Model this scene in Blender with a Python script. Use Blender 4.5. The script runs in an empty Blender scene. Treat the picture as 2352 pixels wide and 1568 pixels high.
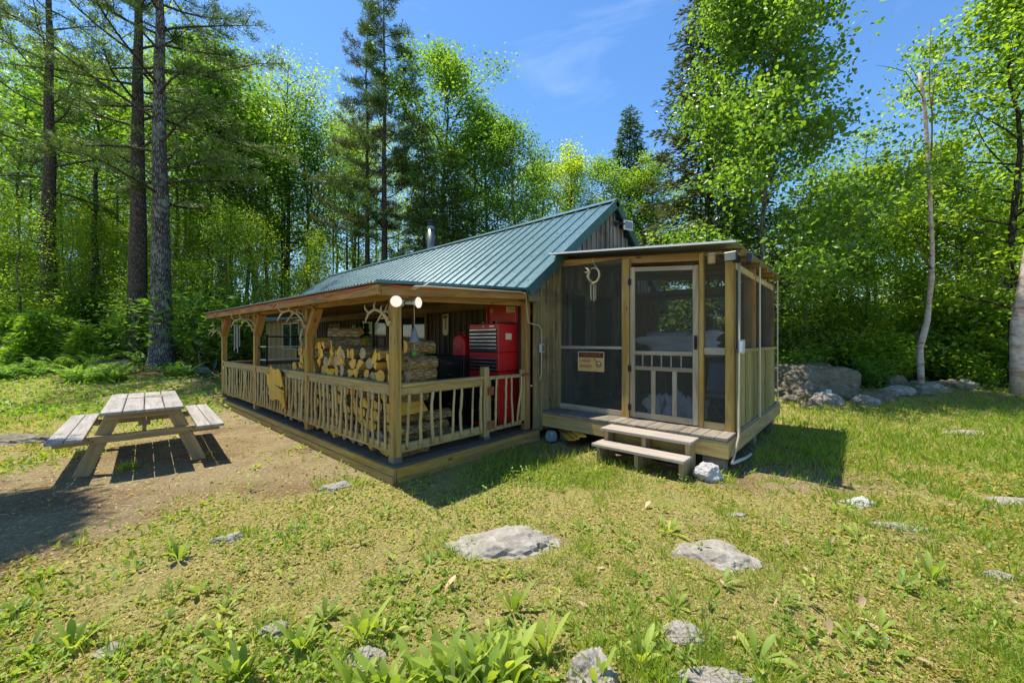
import bpy, bmesh, math, random
import numpy as np
from mathutils import Vector, Matrix, noise

random.seed(7); rng = np.random.default_rng(7)
S = bpy.context.scene
COL = S.collection
PI = math.pi

# ------------------------------------------------------------------ camera frame
CAM = Vector((-2.43, -4.02, 1.57))
FW = Vector((.742, .670, 0)).normalized(); RT = Vector((FW.y, -FW.x, 0))
FOC = 890.0
def rd(x, y):
    return ((x-CAM.x)*RT.x+(y-CAM.y)*RT.y, (x-CAM.x)*FW.x+(y-CAM.y)*FW.y)
def xy(r, d):
    return (CAM.x+RT.x*r+FW.x*d, CAM.y+RT.y*r+FW.y*d)
def sstep(a, b, x):
    t = min(1, max(0, (x-a)/(b-a))); return t*t*(3-2*t)
def terr0(r, d):
    if d < 1: return 0.0
    a = r/max(d, 1)
    z = 0.0
    wl = sstep(-.66, -.84, a)
    z += wl*.135*max(0, d-9.3)*(1 if d < 40 else 40/d)
    wr = sstep(.55, .85, a)
    z += wr*(.055*max(0, d-7.5)+.05*max(0, d-11.5))
    wm = (1-wl)*(1-wr)
    z += wm*.07*max(0, d-19)
    return z
def terr(x, y):
    r, d = rd(x, y)
    z = terr0(r, d)
    n = noise.noise(Vector((x*.45, y*.45, 3.1)))*.035+noise.noise(Vector((x*1.7, y*1.7, 9.1)))*.012
    ins = 1.0
    if -.4 < x < 8 and -.4 < y < 14: ins = .25
    return z+n*ins*(1+.6*sstep(8, 20, abs(d)))-.01
def at(px, py, d):
    r = (px-1176)/FOC*d; x, y = xy(r, d)
    return Vector((x, y, CAM.z-(py-784)/FOC*d))
def G(px, py):
    # where the line of sight through a place in the photo meets the ground
    d = FOC*CAM.z/max(20, (py-784))
    for _ in range(25):
        p = at(px, py, d); z = terr(p.x, p.y)
        d = d*.5+.5*FOC*(CAM.z-z)/max(8, (py-784))
    p = at(px, py, d); return Vector((p.x, p.y, terr(p.x, p.y)))

# ------------------------------------------------------------------ object helpers
def link(o, parent=None):
    COL.objects.link(o)
    if parent is not None: o.parent = parent
    return o
def tag(o, label, cat, group=None):
    o['label'] = label; o['category'] = cat
    if group: o['group'] = group
    return o
def thing(name, label, cat, loc=(0, 0, 0), rz=0, group=None):
    o = bpy.data.objects.new(name, None); o.location = loc; o.rotation_euler = (0, 0, rz)
    o.empty_display_size = .2
    link(o); return tag(o, label, cat, group)
def copy_tree(o, parent=None):
    c = o.copy(); COL.objects.link(c); c.parent = parent
    for ch in list(o.children): copy_tree(ch, c)
    return c
def wparent(o, root):
    # part built in world coordinates under a root standing anywhere
    o.parent = root; o.matrix_parent_inverse = root.matrix_basis.inverted()
    return o

class MB:
    def __init__(s): s.v = []; s.f = []; s.uv = []; s.mi = []; s.cur = 0
    def face(s, idx, uvs=None):
        s.f.append(tuple(idx)); s.mi.append(s.cur)
        s.uv.append(uvs if uvs else [(s.v[i][0], s.v[i][2]) for i in idx])
    def frame_box(s, c, ax, ay, az, hx, hy, hz):
        # box with half sizes along three unit axes; u runs along ax
        c = Vector(c); b = len(s.v)
        for sx in (-1, 1):
            for sy in (-1, 1):
                for sz in (-1, 1):
                    s.v.append(tuple(c+ax*(hx*sx)+ay*(hy*sy)+az*(hz*sz)))
        ou, ov = random.random()*50, random.random()*50
        def P(i):
            sx = 1 if i & 4 else -1; sy = 1 if i & 2 else -1; sz = 1 if i & 1 else -1
            return sx*hx, sy*hy, sz*hz
        for k, q in enumerate(((0, 1, 3, 2), (4, 6, 7, 5), (0, 4, 5, 1), (2, 3, 7, 6), (0, 2, 6, 4), (1, 5, 7, 3))):
            uv = []
            for i in q:
                X, Y, Z = P(i)
                if k < 2: uv.append((ou+Y*.3, ov+Z+7))
                elif k < 4: uv.append((ou+X, ov+Z))
                else: uv.append((ou+X, ov+Y+2.3))
            s.face([b+i for i in q], uv)
    def box(s, lo, hi, grain=None):
        lo = Vector(lo); hi = Vector(hi); c = (lo+hi)/2; h = (hi-lo)/2
        ax = [Vector((1, 0, 0)), Vector((0, 1, 0)), Vector((0, 0, 1))]
        g = grain if grain is not None else max(range(3), key=lambda i: abs(h[i]))
        o = [(0, 1, 2), (1, 2, 0), (2, 0, 1)][g]
        s.frame_box(c, ax[o[0]], ax[o[1]], ax[o[2]], abs(h[o[0]]), abs(h[o[1]]), abs(h[o[2]]))
    def beam(s, p0, p1, w, h, up=(0, 0, 1)):
        p0 = Vector(p0); p1 = Vector(p1); d = p1-p0; L = d.length; d.normalize()
        u = Vector(up); y = u.cross(d)
        if y.length < 1e-4: y = Vector((1, 0, 0)).cross(d)
        y.normalize(); z = d.cross(y)
        s.frame_box((p0+p1)/2, d, y, z, L/2, w/2, h/2)
    def tube(s, pts, rad, n=6, caps=True):
        pts = [Vector(p) for p in pts]
        if not hasattr(rad, '__len__'): rad = [rad]*len(pts)
        b = len(s.v); ref = None; ou = random.random()*30; L = 0; Ls = []
        for i, p in enumerate(pts):
            t = (pts[min(i+1, len(pts)-1)]-pts[max(i-1, 0)])
            if t.length < 1e-9: t = Vector((0, 0, 1))
            t.normalize()
            if ref is None:
                ref = Vector((0, 0, 1)) if abs(t.z) < .9 else Vector((1, 0, 0))
                x = ref.cross(t).normalized()
            else:
                x = x-t*x.dot(t)
                x = x.normalized() if x.length > 1e-6 else Vector((1, 0, 0))
            y = t.cross(x)
            if i: L += (p-pts[i-1]).length
            Ls.append(L)
            for k in range(n):
                a = 2*PI*k/n
                s.v.append(tuple(p+(x*math.cos(a)+y*math.sin(a))*rad[i]))
        for i in range(len(pts)-1):
            c0 = 2*PI*rad[i]
            for k in range(n):
                k2 = (k+1) % n
                s.face((b+i*n+k, b+i*n+k2, b+(i+1)*n+k2, b+(i+1)*n+k),
                       [(ou+Ls[i], c0*k/n), (ou+Ls[i], c0*(k+1)/n), (ou+Ls[i+1], c0*(k+1)/n), (ou+Ls[i+1], c0*k/n)])
        if caps:
            s.face([b+k for k in reversed(range(n))]); e = b+(len(pts)-1)*n
            s.face([e+k for k in range(n)])
    def lathe(s, c, axis, prof, n=14):
        # prof: (distance along axis, radius)
        a = Vector(axis).normalized()
        s.tube([Vector(c)+a*h for h, r in prof], [max(r, 1e-4) for h, r in prof], n)
    def prism(s, outline, o, ux, uy, th):
        # flat outline (u,v) in plane o,ux,uy with thickness th along ux x uy
        o = Vector(o); ux = Vector(ux); uy = Vector(uy); nz = ux.cross(uy).normalized()
        b = len(s.v); n = len(outline); ou = random.random()*20
        for k in (0, 1):
            for u, v in outline: s.v.append(tuple(o+ux*u+uy*v+nz*(th*k)))
        s.face([b+i for i in reversed(range(n))], [(ou+outline[i][1], outline[i][0]) for i in reversed(range(n))])
        s.face([b+n+i for i in range(n)], [(ou+outline[i][1], outline[i][0]) for i in range(n)])
        for i in range(n):
            j = (i+1) % n
            s.face((b+i, b+j, b+n+j, b+n+i), [(ou, 0), (ou+.1, 0), (ou+.1, th), (ou, th)])
    def build(s, name, mat, parent=None, smooth=False, bevel=0, world=False):
        me = bpy.data.meshes.new(name); me.from_pydata(s.v, [], s.f)
        uvl = me.uv_layers.new(name='UVMap')
        flat = []
        for q in s.uv:
            for u in q: flat.extend(u)
        uvl.data.foreach_set('uv', flat)
        mats = mat if isinstance(mat, (list, tuple)) else [mat]
        for m in mats: me.materials.append(m)
        if len(mats) > 1: me.polygons.foreach_set('material_index', s.mi)
        if smooth: me.polygons.foreach_set('use_smooth', [True]*len(me.polygons))
        me.update()
        o = bpy.data.objects.new(name, me); COL.objects.link(o)
        if parent is not None:
            if world: wparent(o, parent)
            else: o.parent = parent
        if bevel:
            m = o.modifiers.new('bevel', 'BEVEL'); m.width = bevel; m.segments = 1; m.limit_method = 'ANGLE'
        return o

def np_mesh(name, V, F, mat, smooth=False):
    V = np.asarray(V, np.float32); F = np.asarray(F, np.int32)
    me = bpy.data.meshes.new(name)
    n, k = F.shape
    me.vertices.add(len(V)); me.vertices.foreach_set('co', V.ravel())
    me.loops.add(n*k); me.loops.foreach_set('vertex_index', F.ravel())
    me.polygons.add(n); me.polygons.foreach_set('loop_start', np.arange(0, n*k, k, dtype=np.int32))
    if smooth: me.polygons.foreach_set('use_smooth', np.ones(n, bool))
    me.materials.append(mat); me.update(); me.validate()
    return me

def nrm(a): return a/np.maximum(np.linalg.norm(a, axis=1, keepdims=True), 1e-9)
def leaf_mesh(name, P, D, N, L, W, mat, six=False, fold=.25):
    # one leaf per point: D along the leaf, N its face
    P = np.asarray(P, float); n = len(P); D = nrm(D); Sd = nrm(np.cross(D, N)); N = np.cross(Sd, D)
    L = np.broadcast_to(np.asarray(L, float), (n,))[:, None]; W = np.broadcast_to(np.asarray(W, float), (n,))[:, None]
    if six:
        pts = [P, P+D*L*.3+Sd*W*.5+N*W*fold, P+D*L*.68+Sd*W*.42+N*W*fold*.6, P+D*L-N*L*.12,
               P+D*L*.68-Sd*W*.42+N*W*fold*.6, P+D*L*.3-Sd*W*.5+N*W*fold]
        V = np.stack(pts, 1).reshape(-1, 3); b = np.arange(n)[:, None]*6
        F = np.concatenate([b+np.array([[0, 3, 2, 1]]), b+np.array([[0, 5, 4, 3]])], 0)
    else:
        pts = [P, P+D*L*.45+Sd*W*.5+N*W*fold, P+D*L, P+D*L*.45-Sd*W*.5+N*W*fold]
        V = np.stack(pts, 1).reshape(-1, 3); F = np.arange(n)[:, None]*4+np.array([[0, 3, 2, 1]])
    return np_mesh(name, V, F, mat)

# ------------------------------------------------------------------ materials
def newmat(name):
    m = bpy.data.materials.new(name); m.use_nodes = True
    nt = m.node_tree; nt.nodes.clear()
    out = nt.nodes.new('ShaderNodeOutputMaterial')
    return m, nt, out
def nd(nt, t, **kw):
    n = nt.nodes.new(t)
    for k, v in kw.items():
        if hasattr(n, k) and not k[0].isupper(): setattr(n, k, v)
        else: n.inputs[k].default_value = v
    return n
def ramp(nt, fac, stops):
    r = nt.nodes.new('ShaderNodeValToRGB'); e = r.color_ramp.elements
    while len(e) < len(stops): e.new(.5)
    for i, (p, c) in enumerate(stops):
        e[i].position = p; e[i].color = (*c, 1) if len(c) == 3 else c
    nt.links.new(fac, r.inputs[0]); return r.outputs[0]
def mixc(nt, fac, a, b, mode='MIX'):
    m = nt.nodes.new('ShaderNodeMix'); m.data_type = 'RGBA'; m.blend_type = mode
    for sock, v in ((m.inputs[0], fac), (m.inputs[6], a), (m.inputs[7], b)):
        if hasattr(v, 'is_linked'): nt.links.new(v, sock)
        elif isinstance(v, (int, float)): sock.default_value = v
        else: sock.default_value = (*v, 1)
    return m.outputs[2]
def math_(nt, op, a, b=0.0, clamp=False):
    m = nt.nodes.new('ShaderNodeMath'); m.operation = op; m.use_clamp = clamp
    for i, v in enumerate((a, b)):
        if hasattr(v, 'is_linked'): nt.links.new(v, m.inputs[i])
        else: m.inputs[i].default_value = v
    return m.outputs[0]
def bsdf(nt, out, col, rough=.7, metal=0, spec=.3, bump=None, bstr=.3, bdist=.01):
    p = nt.nodes.new('ShaderNodeBsdfPrincipled')
    for sock, v in ((p.inputs['Base Color'], col), (p.inputs['Roughness'], rough)):
        if hasattr(v, 'is_linked'): nt.links.new(v, sock)
        elif isinstance(v, (int, float)): sock.default_value = v
        else: sock.default_value = (*v, 1)
    p.inputs['Metallic'].default_value = metal; p.inputs['Specular IOR Level'].default_value = spec
    if bump is not None:
        b = nt.nodes.new('ShaderNodeBump'); b.inputs['Strength'].default_value = bstr; b.inputs['Distance'].default_value = bdist
        nt.links.new(bump, b.inputs['Height']); nt.links.new(b.outputs[0], p.inputs['Normal'])
    nt.links.new(p.outputs[0], out.inputs[0]); return p
def noise_n(nt, vec, scale, detail=4, rough=.6, dist=0):
    n = nt.nodes.new('ShaderNodeTexNoise'); n.inputs['Scale'].default_value = scale
    n.inputs['Detail'].default_value = detail; n.inputs['Roughness'].default_value = rough; n.inputs['Distortion'].default_value = dist
    if vec is not None: nt.links.new(vec, n.inputs['Vector'])
    return n.outputs['Fac']
def mapped(nt, src, sc, loc=(0, 0, 0)):
    m = nt.nodes.new('ShaderNodeMapping'); m.inputs['Scale'].default_value = sc; m.inputs['Location'].default_value = loc
    nt.links.new(src, m.inputs['Vector']); return m.outputs[0]

def wood(name, c1, c2, c3=None, knots=True, vary=.35, rough=.8, stain=None):
    m, nt, out = newmat(name)
    tc = nt.nodes.new('ShaderNodeTexCoord'); geo = nt.nodes.new('ShaderNodeNewGeometry')
    uv = tc.outputs['UV']
    g1 = noise_n(nt, mapped(nt, uv, (1.2, 16, 1)), 1.0, 5, .6, .6)
    g2 = noise_n(nt, mapped(nt, uv, (5, 110, 1)), 1.0, 3, .6)
    big = noise_n(nt, mapped(nt, uv, (1.3, 3.5, 1)), 1.0, 3)
    f = math_(nt, 'ADD', math_(nt, 'MULTIPLY', g1, .65), math_(nt, 'MULTIPLY', g2, .35))
    c = ramp(nt, f, [(.33, c1), (.52, c2), (.66, c3 or tuple(min(1, x*1.25) for x in c2))])
    if knots:
        v = nt.nodes.new('ShaderNodeTexVoronoi'); v.feature = 'F1'; v.inputs['Scale'].default_value = 1.0
        nt.links.new(mapped(nt, uv, (2.2, 7, 1)), v.inputs['Vector'])
        k = ramp(nt, v.outputs['Distance'], [(.05, (0, 0, 0)), (.13, (1, 1, 1))])
        c = mixc(nt, k, tuple(x*.35 for x in c1), c)
    rv = geo.outputs['Random Per Island']
    mul = math_(nt, 'ADD', math_(nt, 'MULTIPLY', rv, vary), 1-vary/2)
    mul = math_(nt, 'MULTIPLY', mul, math_(nt, 'ADD', math_(nt, 'MULTIPLY', big, .6), .7))
    hs = nt.nodes.new('ShaderNodeHueSaturation'); nt.links.new(mul, hs.inputs['Value']); nt.links.new(c, hs.inputs['Color'])
    nt.links.new(math_(nt, 'ADD', math_(nt, 'MULTIPLY', big, .5), .75), hs.inputs['Saturation'])
    c = hs.outputs[0]
    if stain:
        sn = noise_n(nt, mapped(nt, tc.outputs['Object'], (1, 1, 1)), 1.6, 5, .65)
        c = mixc(nt, ramp(nt, sn, [(.5, (0, 0, 0)), (.64, (1, 1, 1))]), c, stain)
    bsdf(nt, out, c, rough, 0, .25, f, .35, .006)
    return m
def leafmat(name, cols, trans=.42, rough=.45, tint=(1, 1, 1), tv=.5, spec=.35):
    m, nt, out = newmat(name)
    geo = nt.nodes.new('ShaderNodeNewGeometry'); oi = nt.nodes.new('ShaderNodeObjectInfo')
    n = len(cols)
    c = ramp(nt, geo.outputs['Random Per Island'], [(i/(n-1), k) for i, k in enumerate(cols)])
    hs = nt.nodes.new('ShaderNodeHueSaturation'); nt.links.new(c, hs.inputs['Color'])
    nt.links.new(math_(nt, 'ADD', math_(nt, 'MULTIPLY', oi.outputs['Random'], tv), 1-tv/2), hs.inputs['Value'])
    nt.links.new(math_(nt, 'ADD', math_(nt, 'MULTIPLY', oi.outputs['Random'], -.03), .515), hs.inputs['Hue'])
    p = bsdf(nt, out, hs.outputs[0], rough, 0, spec)
    t = nt.nodes.new('ShaderNodeBsdfTranslucent')
    tcol = mixc(nt, 1.0, hs.outputs[0], (2.3, 2.1, .8), 'MULTIPLY')
    nt.links.new(tcol, t.inputs[0])
    mx = nt.nodes.new('ShaderNodeMixShader'); mx.inputs[0].default_value = trans
    nt.links.new(p.outputs[0], mx.inputs[1]); nt.links.new(t.outputs[0], mx.inputs[2]); nt.links.new(mx.outputs[0], out.inputs[0])
    return m
def barkmat(name, c1, c2, c3, sc=(9, 9, 2.2), lichen=None, bstr=.9):
    m, nt, out = newmat(name)
    tc = nt.nodes.new('ShaderNodeTexCoord')
    o = tc.outputs['Object']
    v = nt.nodes.new('ShaderNodeTexVoronoi'); v.feature = 'DISTANCE_TO_EDGE'; v.inputs['Scale'].default_value = 1
    w = noise_n(nt, o, 3, 3); 
    vm = nt.nodes.new('ShaderNodeVectorMath'); vm.operation = 'ADD'
    nt.links.new(mapped(nt, o, sc), vm.inputs[0]); nt.links.new(w, vm.inputs[1]); nt.links.new(vm.outputs[0], v.inputs['Vector'])
    f = noise_n(nt, mapped(nt, o, (sc[0]*1.5, sc[1]*1.5, sc[2]*1.8)), 1.5, 5, .7)
    h = math_(nt, 'ADD', ramp(nt, v.outputs['Distance'], [(0, (0, 0, 0)), (.25, (1, 1, 1))]), math_(nt, 'MULTIPLY', f, .5))
    c = ramp(nt, math_(nt, 'MULTIPLY', h, .66), [(.15, c1), (.5, c2), (.85, c3)])
    if lichen:
        ln = noise_n(nt, o, 2.6, 6, .7)
        c = mixc(nt, ramp(nt, ln, [(.52, (0, 0, 0)), (.62, (1, 1, 1))]), c, lichen)
    bsdf(nt, out, c, .9, 0, .15, h, bstr, .03)
    return m
def plain(name, col, rough=.5, metal=0, spec=.4, nz=.15, sc=12, bump=0):
    m, nt, out = newmat(name); tc = nt.nodes.new('ShaderNodeTexCoord')
    f = noise_n(nt, tc.outputs['Object'], sc, 5, .65)
    f2 = noise_n(nt, tc.outputs['Object'], sc*.23, 3, .6)
    fm = math_(nt, 'ADD', math_(nt, 'MULTIPLY', f, .5), math_(nt, 'MULTIPLY', f2, .5))
    c = ramp(nt, fm, [(.3, tuple(x*(1-nz) for x in col)), (.7, tuple(min(1, x*(1+nz)) for x in col))])
    bsdf(nt, out, c, rough, metal, spec, f if bump else None, bump, .01)
    return m
def emit(name, col, s):
    m, nt, out = newmat(name); e = nt.nodes.new('ShaderNodeEmission'); e.inputs[0].default_value = (*col, 1); e.inputs[1].default_value = s
    nt.links.new(e.outputs[0], out.inputs[0]); return m

M = {}
M['post'] = wood('treated_post', (.165, .10, .026), (.34, .212, .058), (.43, .295, .095))
M['rail'] = wood('treated_rail', (.18, .125, .05), (.34, .25, .102), (.43, .33, .15), stain=None)
M['stick'] = wood('peeled_stick', (.27, .185, .07), (.45, .335, .145), (.55, .43, .21), knots=True, vary=.5)
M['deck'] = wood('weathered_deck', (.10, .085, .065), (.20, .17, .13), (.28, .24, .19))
M['deckdark'] = wood('dark_deck', (.05, .042, .028), (.105, .088, .058), (.15, .125, .085))  # darker copy of the deck wood, for the covered porch
M['step'] = wood('sun_bleached_step', (.21, .172, .135), (.315, .27, .22), (.38, .333, .28), knots=False, vary=.2)
M['table'] = wood('grey_table_board', (.185, .163, .14), (.28, .255, .228), (.34, .317, .29), knots=False, vary=.15)
M['tleg'] = wood('table_leg_wood', (.17, .12, .055), (.30, .215, .105), (.38, .28, .15))
M['beam'] = wood('rough_beam', (.13, .07, .022), (.27, .15, .05), (.36, .215, .082), vary=.4)
M['brown'] = wood('dark_porch_board', (.08, .05, .026), (.165, .105, .052), (.23, .155, .08))
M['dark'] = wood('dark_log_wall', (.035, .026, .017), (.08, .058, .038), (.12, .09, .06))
M['siding'] = wood('weathered_siding', (.105, .08, .036), (.215, .168, .082), (.30, .245, .135), vary=.55, stain=(.13, .105, .068))
M['gable'] = wood('grey_gable_board', (.11, .095, .08), (.225, .20, .17), (.31, .28, .24), vary=.55, stain=(.10, .08, .062))
M['sunlit_gold'] = wood('sunlit_siding', (.17, .115, .045), (.33, .24, .10), (.42, .32, .15), vary=.45)  # sunlight on the boards is painted into this golden tone
M['sidewall'] = wood('greenish_side_board', (.14, .115, .04), (.26, .215, .08), (.35, .295, .125), vary=.4)
M['doorwood'] = wood('bleached_door_wood', (.19, .145, .085), (.33, .265, .175), (.43, .365, .27), knots=False)
M['slab'] = wood('orange_slab', (.40, .20, .022), (.62, .35, .04), (.68, .43, .07), vary=.1)
M['cut'] = wood('split_wood', (.42, .205, .026), (.63, .355, .055), (.69, .46, .12), knots=False, vary=.5)
M['logbark'] = barkmat('log_bark', (.13, .085, .038), (.23, .16, .07), (.31, .225, .11), (9, 30, 30), None, .5)
M['cutgrey'] = wood('weathered_log_end', (.24, .17, .09), (.38, .28, .16), (.48, .37, .23), knots=False, vary=.5)
M['antler'] = plain('antler_bone', (.36, .285, .15), .55, nz=.3, sc=18)
M['tin'] = plain('galvanised_tin', (.21, .225, .21), .36, .75, nz=.25, sc=6)
M['red'] = plain('red_paint', (.42, .012, .014), .32, 0, .5, nz=.12, sc=5)
M['redplastic'] = plain('red_plastic', (.50, .015, .02), .45, nz=.1)
M['black'] = plain('black_metal', (.012, .012, .013), .35, .2, .5)
M['blackm'] = plain('matt_black', (.018, .018, .018), .7)
M['chrome'] = plain('chrome_trim', (.55, .56, .56), .25, .9, nz=.05)
M['cream'] = plain('cream_conduit', (.36, .31, .21), .5, nz=.1)
M['pvc'] = plain('grey_plastic', (.42, .43, .42), .5, nz=.08)
M['white'] = plain('white_vinyl', (.72, .72, .70), .5, nz=.06)
M['cordred'] = plain('red_cord_rubber', (.50, .07, .02), .5)
M['rust'] = plain('rusty_hinge', (.20, .075, .025), .8, nz=.5, sc=40)
M['brass'] = plain('wood_block', (.42, .27, .13), .6)
M['bluegrey'] = plain('blue_grey_bell', (.17, .20, .22), .45, .2)
M['blue'] = plain('blue_plastic', (.02, .05, .28), .4)
M['teal'] = plain('teal_ball', (.16, .26, .25), .5, nz=.25)
M['green'] = plain('green_glass', (.05, .22, .03), .3)
M['cloth'] = plain('pale_cloth', (.78, .78, .82), .9, nz=.1, sc=3)
M['bluecloth'] = plain('blue_cloth', (.20, .24, .34), .9, nz=.2)
M['paper'] = plain('sign_paper', (.55, .33, .11), .7, nz=.12, sc=30)
M['ink'] = plain('dark_ink', (.05, .022, .012), .7)
M['ink2'] = plain('brown_ink', (.16, .06, .02), .7)
M['redink'] = plain('faded_red_ink', (.40, .10, .035), .7)
M['palebrown'] = plain('cream_panel', (.55, .50, .36), .6)
M['bulb'] = emit('lit_bulb', (1, .94, .80), .43)
M['amber'] = emit('amber_lamp', (1, .45, .08), 1.2)
M['pinebark'] = barkmat('pine_bark', (.03, .024, .019), (.085, .07, .056), (.15, .13, .11), (24, 24, 5), bstr=.7)
M['pinebark2'] = barkmat('lichened_pine_bark', (.03, .027, .024), (.12, .11, .098), (.24, .23, .215), (20, 20, 4.0), lichen=(.27, .29, .24), bstr=1)
M['trunk'] = barkmat('grey_brown_bark', (.02, .016, .012), (.06, .05, .04), (.11, .095, .08), (14, 14, 3), bstr=.6)
M['trunk2'] = barkmat('pale_grey_bark', (.06, .055, .045), (.15, .14, .12), (.24, .23, .20), (14, 14, 3), bstr=.5)
def birchmat():
    m, nt, out = newmat('birch_bark'); tc = nt.nodes.new('ShaderNodeTexCoord'); o = tc.outputs['Object']
    a = noise_n(nt, mapped(nt, o, (3, 3, 26)), 1, 5, .65); b = noise_n(nt, mapped(nt, o, (2.2, 2.2, 5)), 1, 6, .7, .5); f = noise_n(nt, mapped(nt, o, (14, 14, 60)), 1, 4, .7)
    c = ramp(nt, f, [(.3, (.36, .29, .235)), (.6, (.56, .49, .43)), (.8, (.64, .58, .53))])
    c = mixc(nt, ramp(nt, b, [(.47, (0, 0, 0)), (.60, (.85, .85, .85))]), c, (.33, .19, .125))
    c = mixc(nt, ramp(nt, a, [(.60, (0, 0, 0)), (.68, (1, 1, 1))]), c, (.10, .065, .045))
    bsdf(nt, out, c, .75, 0, .2, math_(nt, 'ADD', a, b), .6, .02); return m
M['birch'] = birchmat()
M['twig'] = plain('dead_twig', (.10, .085, .07), .9)
# leaves
M['lf_yel'] = leafmat('sunny_leaf', [(.11, .20, .02), (.15, .255, .025), (.19, .30, .032), (.24, .335, .042)], .58)
M['lf_mid'] = leafmat('mid_leaf', [(.06, .145, .018), (.09, .20, .024), (.125, .245, .03), (.17, .28, .04)], .5)
M['lf_birch'] = leafmat('birch_leaf', [(.085, .17, .018), (.125, .235, .026), (.165, .28, .036), (.23, .33, .055)], .5, .36, spec=.55)
M['lf_maple'] = leafmat('maple_leaf', [(.07, .155, .018), (.105, .215, .024), (.145, .26, .03), (.20, .30, .038)], .5, .4)
M['lf_dark'] = leafmat('dark_leaf', [(.04, .09, .016), (.06, .13, .02), (.085, .17, .024), (.13, .22, .03)], .42)
M['lf_far'] = leafmat('far_leaf', [(.08, .15, .02), (.12, .205, .025), (.17, .265, .032), (.22, .30, .04)], .6)
M['needle'] = leafmat('pine_needle', [(.040, .085, .022), (.062, .125, .028), (.085, .15, .034), (.12, .17, .04)], .28, .5)
M['hemlock'] = leafmat('hemlock_needle', [(.025, .060, .018), (.042, .092, .024), (.062, .125, .03), (.10, .16, .034)], .28, .5)
M['brownneedle'] = leafmat('dry_needle', [(.075, .065, .025), (.08, .105, .03), (.11, .125, .035), (.055, .085, .025)], .25, .6)
M['fern'] = leafmat('fern_leaf', [(.08, .18, .03), (.11, .23, .036), (.14, .27, .042), (.20, .31, .055)], .45)
M['shrub'] = leafmat('shrub_leaf', [(.09, .19, .014), (.125, .245, .02), (.165, .29, .026), (.23, .33, .036)], .48)
M['weed'] = leafmat('weed_leaf', [(.14, .215, .03), (.19, .28, .042), (.24, .33, .055), (.30, .37, .085)], .42, .5, spec=.3)
M['grass'] = leafmat('grass_blade', [(.10, .20, .018), (.15, .26, .026), (.20, .29, .036), (.30, .30, .08)], .45, .5)
M['moss'] = leafmat('moss_leaf', [(.14, .145, .018), (.24, .23, .036), (.33, .29, .06), (.42, .32, .11)], .28, .6)
M['straw'] = leafmat('dry_straw', [(.22, .15, .065), (.34, .25, .11), (.44, .34, .17), (.52, .42, .23)], .15, .7)
M['pebble'] = leafmat('pebble', [(.14, .11, .07), (.26, .22, .16), (.38, .34, .27), (.20, .13, .07)], .02, .8, tv=.1)
M['deadleaf'] = leafmat('dead_leaf', [(.22, .11, .05), (.40, .25, .13), (.50, .36, .22), (.30, .16, .08)], .2, .7)

def screenmat():
    m, nt, out = newmat('insect_screen')
    d = nt.nodes.new('ShaderNodeBsdfDiffuse'); d.inputs[0].default_value = (.075, .078, .062, 1)
    t = nt.nodes.new('ShaderNodeBsdfTransparent')
    mx = nt.nodes.new('ShaderNodeMixShader'); mx.inputs[0].default_value = .33
    nt.links.new(t.outputs[0], mx.inputs[1]); nt.links.new(d.outputs[0], mx.inputs[2]); nt.links.new(mx.outputs[0], out.inputs[0])
    return m
M['screen'] = screenmat()
def glassmat():
    m, nt, out = newmat('dark_window_glass'); bsdf(nt, out, (.012, .016, .014), .04, 0, .6); return m
M['glass'] = glassmat()
def roofmat():
    m, nt, out = newmat('green_metal_roof'); tc = nt.nodes.new('ShaderNodeTexCoord'); geo = nt.nodes.new('ShaderNodeNewGeometry')
    o = tc.outputs['Object']
    f = noise_n(nt, mapped(nt, o, (2.5, .6, 2.5)), 1, 5, .65); g = noise_n(nt, o, 24, 4, .7)
    c = ramp(nt, f, [(.3, (.024, .088, .10)), (.7, (.048, .125, .14))])
    c = mixc(nt, ramp(nt, g, [(.5, (0, 0, 0)), (.8, (.6, .6, .6))]), c, (.22, .28, .29))
    r = math_(nt, 'ADD', math_(nt, 'MULTIPLY', g, .25), .2)
    h = noise_n(nt, mapped(nt, o, (1.2, 3, 1.2)), 1, 2)
    bsdf(nt, out, c, r, .2, .6, h, .2, .03); return m
M['roof'] = roofmat()
def rockmat(name, c1, c2, c3, lichen=(.40, .40, .35)):
    m, nt, out = newmat(name); tc = nt.nodes.new('ShaderNodeTexCoord'); o = tc.outputs['Object']
    f = noise_n(nt, o, 4, 8, .7, .4); g = noise_n(nt, o, 35, 6, .75)
    v = nt.nodes.new('ShaderNodeTexVoronoi'); v.feature = 'DISTANCE_TO_EDGE'; v.inputs['Scale'].default_value = 3.5
    nt.links.new(o, v.inputs['Vector'])
    h = math_(nt, 'ADD', math_(nt, 'MULTIPLY', f, .7), math_(nt, 'MULTIPLY', g, .3))
    c = ramp(nt, h, [(.33, c1), (.5, c2), (.66, c3)])
    c = mixc(nt, ramp(nt, noise_n(nt, o, 7, 5, .7), [(.56, (0, 0, 0)), (.63, (1, 1, 1))]), c, lichen)
    bsdf(nt, out, c, .9, 0, .2, h, .8, .03); return m
M['rock'] = rockmat('grey_granite', (.15, .13, .10), (.285, .255, .21), (.40, .37, .325), (.36, .35, .29))
M['rockdark'] = rockmat('mossy_rock', (.085, .068, .045), (.185, .155, .11), (.29, .255, .195), (.13, .15, .07))
M['rockwhite'] = rockmat('white_quartz', (.22, .21, .20), (.42, .40, .38), (.56, .54, .52), (.50, .49, .47))
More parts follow.
